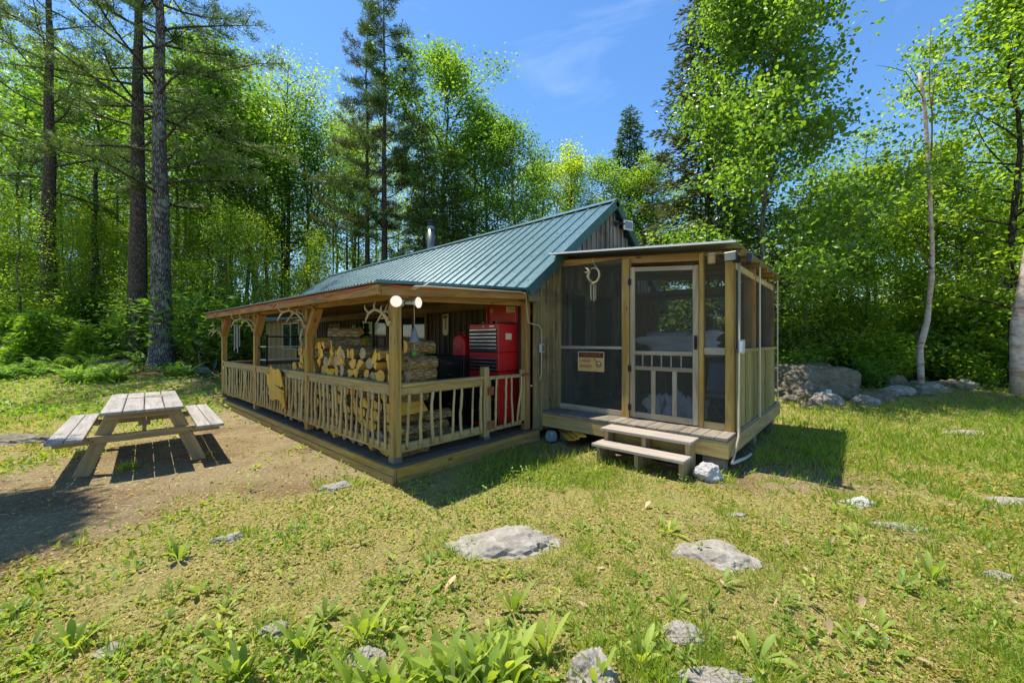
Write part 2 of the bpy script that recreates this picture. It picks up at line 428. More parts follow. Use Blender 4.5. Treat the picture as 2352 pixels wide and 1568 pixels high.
def groundmat():
    m, nt, out = newmat('forest_clearing_ground'); tc = nt.nodes.new('ShaderNodeTexCoord'); o = tc.outputs['Object']
    at_ = nt.nodes.new('ShaderNodeAttribute'); at_.attribute_name = 'cover'
    sep = nt.nodes.new('ShaderNodeSeparateColor'); nt.links.new(at_.outputs['Color'], sep.inputs[0])
    n1 = noise_n(nt, o, .9, 6, .65, .3); n2 = noise_n(nt, o, 6, 6, .7, .5); n3 = noise_n(nt, o, 45, 5, .75); n4 = noise_n(nt, o, 160, 3, .7)
    fine = math_(nt, 'ADD', math_(nt, 'MULTIPLY', n3, .55), math_(nt, 'MULTIPLY', n4, .45))
    soil = ramp(nt, fine, [(.32, (.12, .085, .042)), (.47, (.255, .195, .10)), (.56, (.37, .295, .16)), (.66, (.56, .47, .26))])
    rust = ramp(nt, fine, [(.32, (.075, .045, .024)), (.5, (.195, .125, .062)), (.66, (.40, .30, .165))])
    soil = mixc(nt, ramp(nt, n1, [(.46, (0, 0, 0)), (.62, (1, 1, 1))]), soil, rust)
    moss = ramp(nt, fine, [(.36, (.07, .052, .016)), (.45, (.235, .20, .058)), (.54, (.385, .335, .11)), (.66, (.60, .51, .25))])
    gra = ramp(nt, fine, [(.30, (.07, .085, .016)), (.5, (.18, .205, .038)), (.7, (.32, .32, .09))])
    moss = mixc(nt, ramp(nt, n2, [(.52, (0, 0, 0)), (.66, (.75, .75, .75))]), moss, soil)
    k = math_(nt, 'ADD', sep.outputs[0], math_(nt, 'MULTIPLY', math_(nt, 'SUBTRACT', n2, .5), 1.6))
    k = math_(nt, 'ADD', k, math_(nt, 'MULTIPLY', math_(nt, 'SUBTRACT', n1, .5), .9))
    c = mixc(nt, ramp(nt, k, [(.35, (0, 0, 0)), (.65, (1, 1, 1))]), soil, moss)
    k2 = math_(nt, 'ADD', sep.outputs[1], math_(nt, 'MULTIPLY', math_(nt, 'SUBTRACT', n2, .5), 1.3))
    c = mixc(nt, ramp(nt, k2, [(.4, (0, 0, 0)), (.7, (1, 1, 1))]), c, gra)
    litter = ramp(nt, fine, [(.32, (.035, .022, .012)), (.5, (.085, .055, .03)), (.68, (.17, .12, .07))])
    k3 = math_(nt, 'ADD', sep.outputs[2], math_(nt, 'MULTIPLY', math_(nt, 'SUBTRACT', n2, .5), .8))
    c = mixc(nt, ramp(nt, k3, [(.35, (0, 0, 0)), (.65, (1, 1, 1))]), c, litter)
    h = math_(nt, 'ADD', math_(nt, 'MULTIPLY', n2, 1.5), fine)
    bsdf(nt, out, c, .95, 0, .1, h, 1.0, .035); return m
M['ground'] = groundmat()
#--PART2--
# ------------------------------------------------------------------ world, sun, camera
SUN = Vector((-.091, .345, 1)).normalized()
W = bpy.data.worlds.new('World'); S.world = W; W.use_nodes = True
wt = W.node_tree; bg = wt.nodes['Background']
sky = wt.nodes.new('ShaderNodeTexSky'); sky.sky_type = 'NISHITA'; sky.sun_disc = False
sky.sun_elevation = math.asin(SUN.z); sky.sun_rotation = math.atan2(SUN.x, SUN.y)
sky.air_density = 1.0; sky.dust_density = .15; sky.ozone_density = 3.5; sky.altitude = 300
wtc = wt.nodes.new('ShaderNodeTexCoord')
cl = noise_n(wt, mapped(wt, wtc.outputs['Generated'], (1.4, 2.6, 7)), 1.6, 7, .62, .6)
sepw = wt.nodes.new('ShaderNodeSeparateXYZ'); wt.links.new(wtc.outputs['Generated'], sepw.inputs[0])
clf = ramp(wt, cl, [(.60, (0, 0, 0)), (.85, (.12, .12, .12))])
skyc = mixc(wt, clf, sky.outputs[0], (6.0, 6.6, 7.4))
hsw = wt.nodes.new('ShaderNodeHueSaturation'); hsw.inputs['Saturation'].default_value = 1.17; hsw.inputs['Value'].default_value = .70
wt.links.new(skyc, hsw.inputs['Color'])
wt.links.new(hsw.outputs[0], bg.inputs[0]); bg.inputs[1].default_value = .15
sl = bpy.data.lights.new('sun', 'SUN'); sl.energy = 3.6; sl.angle = math.radians(.55); sl.color = (1, .94, .82)
so = bpy.data.objects.new('sun', sl); COL.objects.link(so); so.rotation_euler = SUN.to_track_quat('Z', 'Y').to_euler(); so.location = (0, 0, 30)
cd = bpy.data.cameras.new('camera'); cam = bpy.data.objects.new('camera', cd); COL.objects.link(cam)
cd.sensor_width = 36; cd.lens = FOC/2352*36; cd.clip_start = .05; cd.clip_end = 1000
cam.location = CAM; cam.rotation_euler = (PI/2, 0, -math.atan2(FW.x, FW.y)); S.camera = cam
S.view_settings.view_transform = 'Standard'; S.view_settings.look = 'None'; S.view_settings.gamma = 1; S.view_settings.exposure = 1.24
S.cycles.max_bounces = 8; S.cycles.diffuse_bounces = 5; S.cycles.glossy_bounces = 3; S.cycles.transmission_bounces = 4; S.cycles.transparent_max_bounces = 12
S.cycles.use_denoising = True; S.cycles.sample_clamp_indirect = 6

# ------------------------------------------------------------------ ground
def seg(px, py, ax, ay, bx, by):
    t = ((px-ax)*(bx-ax)+(py-ay)*(by-ay))/((bx-ax)**2+(by-ay)**2); t = min(1, max(0, t))
    return math.hypot(px-ax-t*(bx-ax), py-ay-t*(by-ay))
def cover(r, d):
    x, y = xy(r, d)
    dirt = 1-sstep(.9, 2.3, seg(r, d, -4.9, 2.6, -4.3, 6.2))
    dirt = max(dirt, .9*(1-sstep(.4, 1.1, seg(r, d, -2.5, 4.6, -6.6, 8.4))))
    dirt = max(dirt, .75*(1-sstep(.3, 1.0, seg(r, d, 2.6, 4.55, 3.7, 4.6))))
    under = 1 if (-.2 < x < 6.4 and -2.9 < y < 13 and not (y < 0 and x < 2.5)) else 0
    dirt = max(dirt, under*.8)
    moss = 1-dirt
    a = r/max(d, .5)
    lush = sstep(.45, .8, a)*sstep(3.6, 5.6, d)*(1-sstep(8.4, 9.6, d))*.5
    lush = max(lush, .8*(1-sstep(.3, .9, seg(r, d, .0, 4.75, .8, 4.7))))
    lush = max(lush, .35*sstep(-.8, -1.0, a)*sstep(6.5, 8, d))
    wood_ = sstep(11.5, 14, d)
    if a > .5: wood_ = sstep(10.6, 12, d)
    return moss, lush, wood_
def make_ground():
    nr, na = 210, 260
    V = [(CAM.x, CAM.y, 0)]; cov = [(1, 0, 0)]
    for i in range(nr):
        rad = .35*(300/.35)**(i/(nr-1))
        for k in range(na):
            a = 2*PI*k/na; r = rad*math.sin(a); d = rad*math.cos(a)
            x, y = xy(r, d); V.append((x, y, terr(x, y)))
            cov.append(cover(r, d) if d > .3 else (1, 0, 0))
    F = [(0, 1+(k+1) % na, 1+k) for k in range(na)]
    for i in range(nr-1):
        b = 1+i*na
        for k in range(na):
            k2 = (k+1) % na; F.append((b+k, b+k2, b+na+k2, b+na+k))
    me = bpy.data.meshes.new('ground'); me.from_pydata(V, [], F)
    at_ = me.color_attributes.new('cover', 'FLOAT_COLOR', 'POINT')
    at_.data.foreach_set('color', [c for q in cov for c in (*q, 1)])
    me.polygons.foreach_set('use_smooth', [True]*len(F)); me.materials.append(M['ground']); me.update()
    o = bpy.data.objects.new('ground', me); COL.objects.link(o); o['kind'] = 'structure'
    # make sure faces point up
    if me.polygons[5000].normal.z < 0: me.flip_normals()
make_ground()

# ------------------------------------------------------------------ cabin
RX, RZ, EX, EZ = 5.0, 4.50, 2.1, 2.37
SLP = (RZ-EZ)/(RX-EX)
Y0, Y1 = -.25, 13.5
cabin = thing('cabin', 'weathered board cabin with green metal roof and stove pipe', 'cabin', (RX, 6.5, 0))
def rib_roof(side):
    m = MB(); sgn = 1 if side < 0 else -1
    ex = EX if side < 0 else 2*RX-EX
    n = Vector((-.592*sgn, 0, .806)).normalized()
    prof = []; y = Y0; sp = (Y1-Y0)/46
    for k in range(46):
        for dy, h in ((0, .022), (.022, .022), (.04, 0), (sp*.36, 0.0), (sp*.40, .004), (sp*.44, 0), (sp*.64, 0), (sp*.68, .004), (sp*.72, 0), (sp-.018, 0)):
            prof.append((y+k*sp+dy, h))
    prof.append((Y1, .022))
    E_ = Vector((ex, 0, EZ)); R_ = Vector((RX, 0, RZ))
    for yy, h in prof:
        for t in (0, .34, .67, 1):
            p = E_.lerp(R_, t)+n*h; m.v.append((p.x, yy, p.z))
    for i in range(len(prof)-1):
        for t in range(3):
            a = i*4+t; q = (a, a+1, a+5, a+4)
            m.face(q if sgn < 0 else q[::-1])
    for t in (.08, .36, .64, .92):
        for k in range(46):
            for dy in (.06, sp*.6):
                p = E_.lerp(R_, t); p.y = Y0+k*sp+dy
                ax = (R_-E_).normalized()
                m.frame_box(p+n*.004, ax, Vector((0, 1, 0)), n, .008, .008, .006)
    o = m.build('roof', M['roof'], cabin, world=True)
    return o
for s_ in (-1, 1):
    ro = rib_roof(s_); sgn = -s_
    ex = EX if s_ < 0 else 2*RX-EX
    for yy in (Y0, Y1):
        m = MB(); n = Vector((-.592*sgn, 0, .806))
        m.beam(Vector((ex, yy, EZ))+n*-.05, Vector((RX, yy, RZ))+n*-.05, .035, .16, n)
        m.build('rake_trim', M['roof'], cabin, world=True)
    m = MB(); m.beam((ex-.0, Y0, EZ-.035), (ex, Y1, EZ-.035), .03, .07); m.build('eave_trim', M['roof'], cabin, world=True)
m = MB()
for sgn in (1, -1):
    n = Vector((-.592*sgn, 0, .806)); d_ = Vector((-.806*sgn, 0, -.592))
    m.beam(Vector((RX, Y0-.01, RZ+.03))+d_*.075+n*.012, Vector((RX, Y1+.01, RZ+.03))+d_*.075+n*.012, .16, .012, n)
m.build('ridge_cap', M['roof'], cabin, world=True)
def ztop(x): return EZ+SLP*(min(x, 2*RX-x)-EX)-.13
def board_wall(m, horiz, fixed, a0, a1, z0, zt, w=.2, th=.03, out=-1, batten=True):
    # vertical boards along X (horiz 0) or Y (horiz 1)
    a = a0
    while a < a1-.02:
        b = min(a+w*random.uniform(.8, 1.15), a1)
        off = random.uniform(0, .012)
        zz = max(z0+.05, min(zt(a), zt(b)))
        lo, hi = fixed+out*(off+th), fixed+out*off
        if hi < lo: lo, hi = hi, lo
        if horiz == 0:
            m.box((a+.003, lo, z0+random.uniform(-.02, .02)), (b-.003, hi, zz), 2)
            if batten and b < a1-.05: m.box((b-.025, min(fixed+out*.042, fixed+out*.062), z0), (b+.025, max(fixed+out*.042, fixed+out*.062), zz-.01), 2)
        else:
            m.box((lo, a+.003, z0+random.uniform(-.02, .02)), (hi, b-.003, zz), 2)
            if batten and b < a1-.05: m.box((min(fixed+out*.042, fixed+out*.062), b-.025, z0), (max(fixed+out*.042, fixed+out*.062), b+.025, zz-.01), 2)
        a = b
    return m
m = board_wall(MB(), 0, -.08, 2.42, 3.06, .12, ztop, .17); m.build('wall', M['siding'], cabin, world=True)
m = board_wall(MB(), 0, -.08, 3.06, 7.58, .12, ztop, .19); m.build('wall', M['gable'], cabin, world=True)
m = board_wall(MB(), 0, 13.25, 2.42, 7.58, .1, ztop, .2, out=1, batten=False); m.build('wall', M['gable'], cabin, world=True)
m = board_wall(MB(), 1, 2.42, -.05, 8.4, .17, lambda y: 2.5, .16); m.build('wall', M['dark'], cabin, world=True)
m = board_wall(MB(), 1, 2.42, 8.4, 13.25, .0, lambda y: 2.5, .15); m.build('wall', M['sunlit_gold'], cabin, world=True)  # wall beyond the porch roof, sunlight put into its colour
m = board_wall(MB(), 1, 7.58, -.05, 13.25, .1, lambda y: 2.5, .2, out=1, batten=False); m.build('wall', M['siding'], cabin, world=True)
def window(horiz, fixed, a0, a1, z0, z1, fm, mull=1, out=-1, name='window', fw_=.06):
    fr = MB(); t0, t1 = sorted((fixed+out*.066, fixed+out*.10))
    def bx(u0, u1, w0, w1, mb=fr, q0=t0, q1=t1):
        if horiz == 1: mb.box((q0, u0, w0), (q1, u1, w1))
        else: mb.box((u0, q0, w0), (u1, q1, w1))
    bx(a0-fw_, a1+fw_, z1, z1+fw_); bx(a0-fw_, a1+fw_, z0-fw_, z0); bx(a0-fw_, a0, z0, z1); bx(a1, a1+fw_, z0, z1)
    for k in range(mull):
        c = a0+(a1-a0)*(k+1)/(mull+1); bx(c-.02, c+.02, z0, z1)
    w = fr.build(name, fm, cabin, world=True)
    g = MB(); q0, q1 = sorted((fixed+out*.064, fixed+out*.074)); bx(a0, a1, z0, z1, g, q0, q1)
    g.build('pane', M['glass'], w)
    return w
def sub(o, parent):  # sub-part built in world coords under a part that sits at the same placement
    o.parent = parent; return o
window(1, 2.42, 9.75, 11.25, 1.34, 2.17, M['cream'], 1, fw_=.035)
window(1, 2.42, 2.72, 3.6, 1.25, 2.08, M['brown'], 1)
window(1, 2.42, 6.75, 7.3, 1.3, 2.0, M['brown'], 0)
window(0, -.08, 3.42, 3.92, 1.45, 2.42, M['gable'], 0, fw_=.08)
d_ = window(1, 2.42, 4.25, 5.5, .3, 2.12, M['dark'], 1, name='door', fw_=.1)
d_ = window(0, -.08, 4.25, 4.95, .62, 2.45, M['brown'], 0, name='door', fw_=.09)
m = MB(); m.box((2.15, -.24, 2.19), (2.42, -.06, 2.33), 0); m.build('soffit', M['siding'], cabin, world=True)
# stove pipe
m = MB(); m.lathe((5.42, 6.75, 3.9), (0, 0, 1), [(0, .125), (1.52, .125)], 20); p_ = m.build('stove_pipe', M['tin'], cabin, smooth=True, world=True)
m = MB(); m.lathe((5.42, 6.75, 5.32), (0, 0, 1), [(0, .14), (.10, .14)], 20); sub(m.build('collar', M['tin'], smooth=False), p_)
m = MB(); m.lathe((5.42, 6.75, 5.42), (0, 0, 1), [(.0, .12), (.14, .12), (.15, .165), (.19, .165), (.24, .03)], 20); sub(m.build('cap', M['black'], smooth=False), p_)

# ------------------------------------------------------------------ covered porch
def zt(y): return .009*y
porch = thing('covered_porch', 'open covered porch with peeled stick railing along the cabin', 'porch', (1.1, 4.1, 0))
def part(mb, name, mat, root, bevel=.004, smooth=False): return mb.build(name, mat, root, smooth, bevel, True)
m = MB(); y = -.13
while y < 8.62:
    m.box((-.10, y, .125), (2.5, min(y+.135, 8.63), .165-random.uniform(0, .004)), 0); y += .14
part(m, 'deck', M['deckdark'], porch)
m = MB(); m.box((-.13, -.17, -.06), (-.085, 8.65, .150), 1); m.box((-.15, -.19, -.12), (-.132, 8.66, .07), 1); part(m, 'skirt_board', M['post'], porch)
m = MB(); m.box((-.083, -.185, -.06), (2.48, -.14, .150), 0); part(m, 'skirt_board', M['post'], porch)
m = MB(); m.box((-.14, 8.66, -.1), (2.4, 8.70, .150), 0); part(m, 'skirt_board', M['post'], porch)
PY = [0, 2.7, 5.42, 8.1]
PY = [0, 2.56, 5.34, 8.1]
for i, y in enumerate(PY):
    h = .052; m = MB(); m.box((-h, y-h, .166), (h, y+h, 2.06+zt(y)), 2)
    p_ = part(m, 'post', M['post'] if i == 0 else M['beam'] if i > 5 else M['post'], porch, .005)
    if i == 0:
        q = MB(); q.box((-h-.004, y-h-.004, .166), (h+.004, y+h+.004, .235)); sub(q.build('post_bracket', M['tin']), p_)
m = MB(); m.box((2.29, -.05, .166), (2.40, .05, 2.24), 2); part(m, 'post', M['beam'], porch, .005)
m = MB(); m.beam((0, -.2, 2.13+zt(-.2)), (0, 8.35, 2.13+zt(8.35)), .10, .13); part(m, 'beam', M['beam'], porch)
m = MB(); m.beam((.055, 0, 2.12), (2.38, 0, 2.22), .05, .15); part(m, 'beam', M['beam'], porch)
m = MB(); m.box((2.34, .06, 2.15), (2.40, 8.3, 2.30), 1); part(m, 'beam', M['brown'], porch)
for y in (2.56, 5.34, 8.1):
    m = MB(); m.beam((0, y-.03, 1.66+zt(y)), (0, y-.36, 2.07+zt(y)), .085, .14, (1, 0, 0)); part(m, 'brace', M['beam'], porch)
def rz_(x): return 2.175+(x+.34)/2.44*.16
for y in [-.14+.62*k for k in range(14)]:
    m = MB(); m.beam((-.29, y, rz_(-.29)-.03+zt(y)*.5), (2.35, y, rz_(2.35)-.03+zt(y)*.5), .045, .09); part(m, 'rafter', M['brown'] if y > .2 else M['beam'], porch)
m = MB(); m.box((-.335, -.22, 2.085), (-.30, 4.1, 2.185), 1); m2 = MB()
m = MB(); m.beam((-.318, -.22, 2.125+zt(-.2)), (-.318, 8.33, 2.125+zt(8.33)), .035, .11); part(m, 'fascia', M['beam'], porch)
m = MB(); m.beam((-.30, -.215, 2.11), (2.1, -.215, 2.265), .035, .10); part(m, 'fascia', M['beam'], porch)
# tin roof: waved sheet, ribs run downhill
def wave_roof(root, xa, xb, ya, yb, zf, per, amp, along, name='roof'):
    m = MB(); n = int(((yb-ya) if along == 'x' else (xb-xa))/per*6)
    for i in range(n+1):
        t = i/n; h = amp*math.sin(2*PI*i/6)
        for s in (0, 1):
            if along == 'x': x = xa+(xb-xa)*s; y = ya+(yb-ya)*t
            else: x = xa+(xb-xa)*t; y = ya+(yb-ya)*s
            m.v.append((x, y, zf(x, y)+h))
    for i in range(n):
        a = i*2; m.face((a, a+1, a+3, a+2) if along != 'x' else (a, a+2, a+3, a+1))
    o = m.build(name, M['tin'], root, True, 0, True)
    md = o.modifiers.new('thick', 'SOLIDIFY'); md.thickness = .004
    return o
wave_roof(porch, -.37, 2.14, -.235, 8.36, lambda x, y: rz_(x)+.028+zt(y)*(.5+.5*max(0, (2-x)/2.4)), .076, .009, 'x')
m = MB(); m.beam((-.37, -.243, 2.205), (2.1, -.26, 2.365), .012, .035); part(m, 'edge_trim', M['roof'], porch, 0)

def stick(m, p0, p1, r, wob=.016, n=7):
    p0 = Vector(p0); p1 = Vector(p1); pts = []; rad = []
    wx, wy = random.uniform(-1, 1), random.uniform(-1, 1); ph = random.uniform(0, 6)
    k1 = random.uniform(2, 5)
    for i in range(9):
        t = i/8; w = math.sin(t*k1+ph)*wob
        pts.append(p0.lerp(p1, t)+Vector((wx*w+random.uniform(-.004, .004), wy*w+random.uniform(-.004, .004), 0)))
        rad.append(r*random.uniform(.88, 1.14)*(1.1-.2*t))
    m.tube(pts, rad, n)
    if random.random() < .6:
        i = random.randint(2, 6); p = pts[i]; a = random.uniform(0, 6)
        m.tube([p, p+Vector((math.cos(a)*.035, math.sin(a)*.035, .02))], [r*.6, r*.4], 5)
def railing(axis, a0, a1, n):
    zt1 = 1.075; m = MB()
    def B(lo, hi, z0, z1, t0, t1):
        if axis == 1: m.box((t0, lo, z0), (t1, hi, z1), 1)
        else: m.box((lo, t0, z0), (hi, t1, z1), 0)
    B(a0, a1, .935, zt1-.042, -.025, .02); B(a0, a1, zt1-.04, zt1, -.055, .065); B(a0, a1, .265, .37, -.03, .02)
    r = part(m, 'railing', M['rail'], porch)
    for k in range(n):
        a = a0+(a1-a0)*(k+.6+random.uniform(-.16, .16))/n; b = a+random.uniform(-.03, .03)
        mb = MB(); rr = random.uniform(.013, .021)
        if axis == 1: stick(mb, (-.045, a, .30), (-.045, b, .95), rr)
        else: stick(mb, (a, -.045, .30), (b, -.045, .95), rr)
        sub(mb.build('baluster', M['stick'], smooth=True), r)
    return r
railing(1, .056, 2.50, 17); railing(1, 2.616, 5.284, 18); railing(1, 5.396, 8.05, 19); railing(0, .056, 1.38, 8)
m = MB(); m.box((.06, 8.08, .935), (2.36, 8.13, 1.06), 0); m.box((.06, 8.08, .27), (2.36, 8.13, .36), 0); r_ = part(m, 'railing', M['brown'], porch)
for k in range(9):
    mb = MB(); x = .2+.24*k; stick(mb, (x, 8.07, .3), (x, 8.07, .95), .016); sub(mb.build('baluster', M['stick'], smooth=True), r_)
m = MB(); m.box((1.385, -.05, .166), (1.485, .05, 1.205), 2); p_ = part(m, 'gate_post', M['rail'], porch, .006)
q = MB(); q.box((1.38, -.056, .166), (1.49, .056, .215)); sub(q.build('post_bracket', M['tin']), p_)
m = MB(); m.beam((1.50, -.02, 1.045), (2.26, -.02, 1.035), .05, .05); m.beam((1.50, -.02, .295), (2.26, -.02, .30), .05, .055)
m.box((2.19, -.045, .27), (2.28, .0, 1.13), 2); m.box((1.492, -.04, .27), (1.53, 0, 1.06), 2)
gate = part(m, 'gate', M['rail'], porch)
for k, x in enumerate((1.60, 1.80, 1.965, 2.11)):
    mb = MB(); stick(mb, (x, -.055, .29), (x+random.uniform(-.02, .06), -.055, 1.05), random.uniform(.016, .02)); sub(mb.build('baluster', M['stick'], smooth=True), gate)
for z in (.86, .37):
    mb = MB(); mb.box((1.44, -.066, z-.06), (1.56, -.058, z+.06)); sub(mb.build('hinge', M['rust']), gate)
mb = MB(); mb.box((2.22, -.062, 1.03), (2.37, -.052, 1.065)); mb.tube([(2.25, -.07, 1.05), (2.36, -.07, 1.05)], .008, 6); sub(mb.build('latch', M['rust']), gate)

# ------------------------------------------------------------------ screened porch
sp_ = thing('screened_porch', 'screened entry porch with wooden screen door and tin shed roof', 'porch', (4.6, -1.5, 0))
DZ = .44
m = MB(); y = -2.86
while y < -.13:
    m.box((2.60, y, DZ-.04), (6.45, min(y+.135, -.125), DZ-random.uniform(0, .005)), 0); y += .14
part(m, 'deck', M['deck'], sp_)
m = MB(); m.box((2.605, -2.87, DZ-.245), (2.65, -.13, DZ-.044), 1); part(m, 'skirt_board', M['rail'], sp_)
m = MB(); m.box((2.655, -2.868, DZ-.245), (6.45, -2.825, DZ-.044), 0); part(m, 'skirt_board', M['rail'], sp_)
for x, y in ((2.78, -2.68), (2.85, -.5), (4.5, -2.68), (6.1, -2.68)):
    m = MB(); m.box((x-.09, y-.12, -.1), (x+.09, y+.12, DZ-.246), 1); part(m, 'pier', M['deck'], sp_)
SX, SY = 3.02, -2.84
def hz(y): return 2.958+(y+.18)*.0965
def sposts(x, y, w, t, z1, mat='post', name='post', z0=DZ):
    m = MB(); m.box((x, y-w/2, z0), (x+t, y+w/2, z1), 2); return part(m, name, M[mat], sp_)
m = MB(); m.box((SX-.01, -.20, DZ), (SX+.08, -.125, 2.93), 2); part(m, 'post', M['siding'], sp_)
sposts(SX-.02, -1.395, .115, .09, 2.80); sposts(SX-.02, -2.455, .055, .09, 2.73); sposts(SX-.01, -2.785, .10, .10, 2.70)
m = MB(); m.beam((SX+.05, -.13, hz(-.13)-.05), (SX+.05, -2.86, hz(-2.86)-.05), .045, .10); part(m, 'header', M['beam'], sp_)
for y in (-.24, -.6, -1.0, -1.4, -1.8, -2.2, -2.6):
    pass
for x in (3.3, 3.9, 4.5, 5.1, 5.7, 6.12):
    m = MB(); m.beam((x, -.14, hz(-.14)+.035), (x, -2.87, hz(-2.87)+.035), .04, .06); part(m, 'rafter', M['beam'] if x > 3 else M['rail'], sp_)
wave_roof(sp_, 2.80, 6.20, -.13, -2.90, lambda x, y: hz(y)+.077, .076, .008, 'y')
m = MB(); m.box((SX+.0, -1.335, 1.452), (SX+.05, -.205, 1.495), 1); part(m, 'mid_rail', M['step'], sp_)
m = MB(); m.box((SX-.005, -1.335, DZ), (SX+.05, -.205, DZ+.085), 1); part(m, 'sill', M['doorwood'], sp_)
m = MB(); m.box((SX-.005, -2.735, DZ), (SX+.05, -2.485, DZ+.09), 1); part(m, 'sill', M['rail'], sp_)
m = MB(); m.box((SX, -2.735, 1.40), (SX+.045, -2.485, 1.49), 1); part(m, 'mid_rail', M['doorwood'], sp_)
def pane(p, q, name='screen_panel'):
    m = MB(); m.box(p, q); return part(m, name, M['screen'], sp_, 0)
pane((SX+.022, -1.335, 1.496), (SX+.0235, -.205, 2.83)); pane((SX+.022, -1.335, DZ+.086), (SX+.0235, -.205, 1.451))
pane((SX+.022, -2.735, 1.491), (SX+.0235, -2.485, 2.68)); pane((SX+.022, -2.735, DZ+.091), (SX+.0235, -2.485, 1.399))
# screen door
m = MB(); dx0, dx1 = SX-.005, SX+.03
for y0, y1 in ((-1.535, -1.465), (-2.42, -2.345)): m.box((dx0, y0, DZ+.015), (dx1, y1, 2.665+.0965*(y1+1.5)), 2)
m.beam((SX+.0125, -1.536, 2.632), (SX+.0125, -2.344, 2.60-.045), .035, .06)
m.box((dx0-.003, -2.344, 1.375), (dx1+.003, -1.536, 1.432), 1); m.box((dx0-.003, -2.344, 1.155), (dx1+.003, -1.536, 1.212), 1)
m.box((dx0, -2.344, DZ+.015), (dx1, -1.536, DZ+.10), 1)
for y in (-1.81, -2.107): m.box((dx0+.004, y-.031, DZ+.101), (dx1-.004, y+.031, 1.154), 2)
door = part(m, 'screen_door', M['doorwood'], sp_)
m = MB(); m.box((SX+.012, -2.345, DZ+.1), (SX+.0135, -1.535, 2.62)); sub(m.build('door_screen', M['screen']), door)
for k in range(5):
    m = MB(); y = -1.655-.135*k
    prof = [(0, .010)]+[(.01+i*.0163, .006+.007*(i % 2)) for i in range(10)]+[(.163, .010)]
    m.lathe((SX+.006, y, 1.212), (0, 0, 1), prof, 8); sub(m.build('spindle', M['step'], smooth=True), door)
m = MB(); m.tube([(SX-.008, -2.385, 1.48), (SX-.045, -2.385, 1.50), (SX-.05, -2.385, 1.56), (SX-.04, -2.385, 1.62), (SX-.008, -2.385, 1.63)], .010, 6); m.box((SX-.011, -2.405, 1.46), (SX-.006, -2.365, 1.65)); sub(m.build('handle', M['black']), door)
for z in (.60, 1.17, 2.45):
    m = MB(); m.box((SX-.028, -1.49, z-.045), (SX-.021, -1.44, z+.045)); m.tube([(SX-.03, -1.462, z-.05), (SX-.03, -1.462, z+.05)], .008, 6); sub(m.build('hinge', M['blackm']), door)
# side wall
m = board_wall(MB(), 0, SY+.025, 3.085, 6.02, DZ-.005, lambda x: 1.43, .125, .02, -1, False); part(m, 'side_wall', M['sidewall'], sp_, 0)
m = MB(); m.box((3.085, SY-.035, 1.431), (6.05, SY+.03, 1.475), 0); part(m, 'cap_rail', M['sidewall'], sp_)
for x0, x1, mt in ((4.29, 4.335, 'beam'), (5.93, 5.98, 'brown')):
    m = MB(); m.box((x0, SY-.0, 1.476), (x1, SY+.15, 2.66), 2); part(m, 'post', M[mt], sp_)
for x0, x1 in ((4.345, 4.385), (5.985, 6.02), (3.035, 3.085)):
    m = MB(); m.box((x0, SY-.055, DZ-.01), (x1, SY-.037, 2.68), 2); part(m, 'trim_strip', M['palebrown'] if x0 > 3.5 else M['sidewall'], sp_)
pane((3.10, SY+.012, 1.476), (4.095, SY+.0135, 2.60)); pane((4.345, SY+.012, 1.476), (5.715, SY+.0135, 2.60))
m = MB(); m.beam((3.1, SY+.03, 2.53), (5.925, SY+.03, 2.53), .045, .09); part(m, 'header', M['rail'], sp_)
# back wall
m = board_wall(MB(), 1, 6.0, -2.8, -.14, DZ, lambda y: 1.5, .14, .02, 1, False)
for a, b in ((-.70, -.14), (-1.68, -1.44), (-2.8, -2.05)): board_wall(m, 1, 6.0, a, b, 1.5, lambda y: 2.62, .14, .02, 1, False)
m.box((6.0, -2.8, 2.45), (6.03, -.14, 2.66), 1)
part(m, 'back_wall', M['brown'], sp_, 0)
pane((6.01, -1.44, 1.5), (6.0115, -.70, 2.45)); pane((6.01, -2.05, 1.5), (6.0115, -1.68, 2.45))

m = MB(); m.beam((2.80, -.13, hz(-.13)+.074), (2.80, -2.90, hz(-2.9)+.074), .012, .026); part(m, 'edge_trim', M['white'], sp_, 0)
# ------------------------------------------------------------------ steps
st = thing('wooden_steps', 'two bleached plank steps below the screen door', 'steps', (2.3, -1.97, 0))
for x0, x1, z in ((2.275, 2.585, .405), (2.04, 2.325, .24)):
    m = MB(); m.box((x0, -2.555, z-.04), (x1, -1.385, z)); part(m, 'tread', M['step'], st, .006)
for y in (-1.45, -1.97, -2.5):
    m = MB(); m.box((2.10, y-.025, -.08), (2.31, y+.025, .199), 2); m.box((2.315, y-.026, -.08), (2.54, y+.026, .364), 2); part(m, 'riser_block', M['tleg'], st)
m = MB(); m.box((2.545, -2.5, .18), (2.565, -1.42, .36), 1); part(m, 'back_board', M['post'], st)

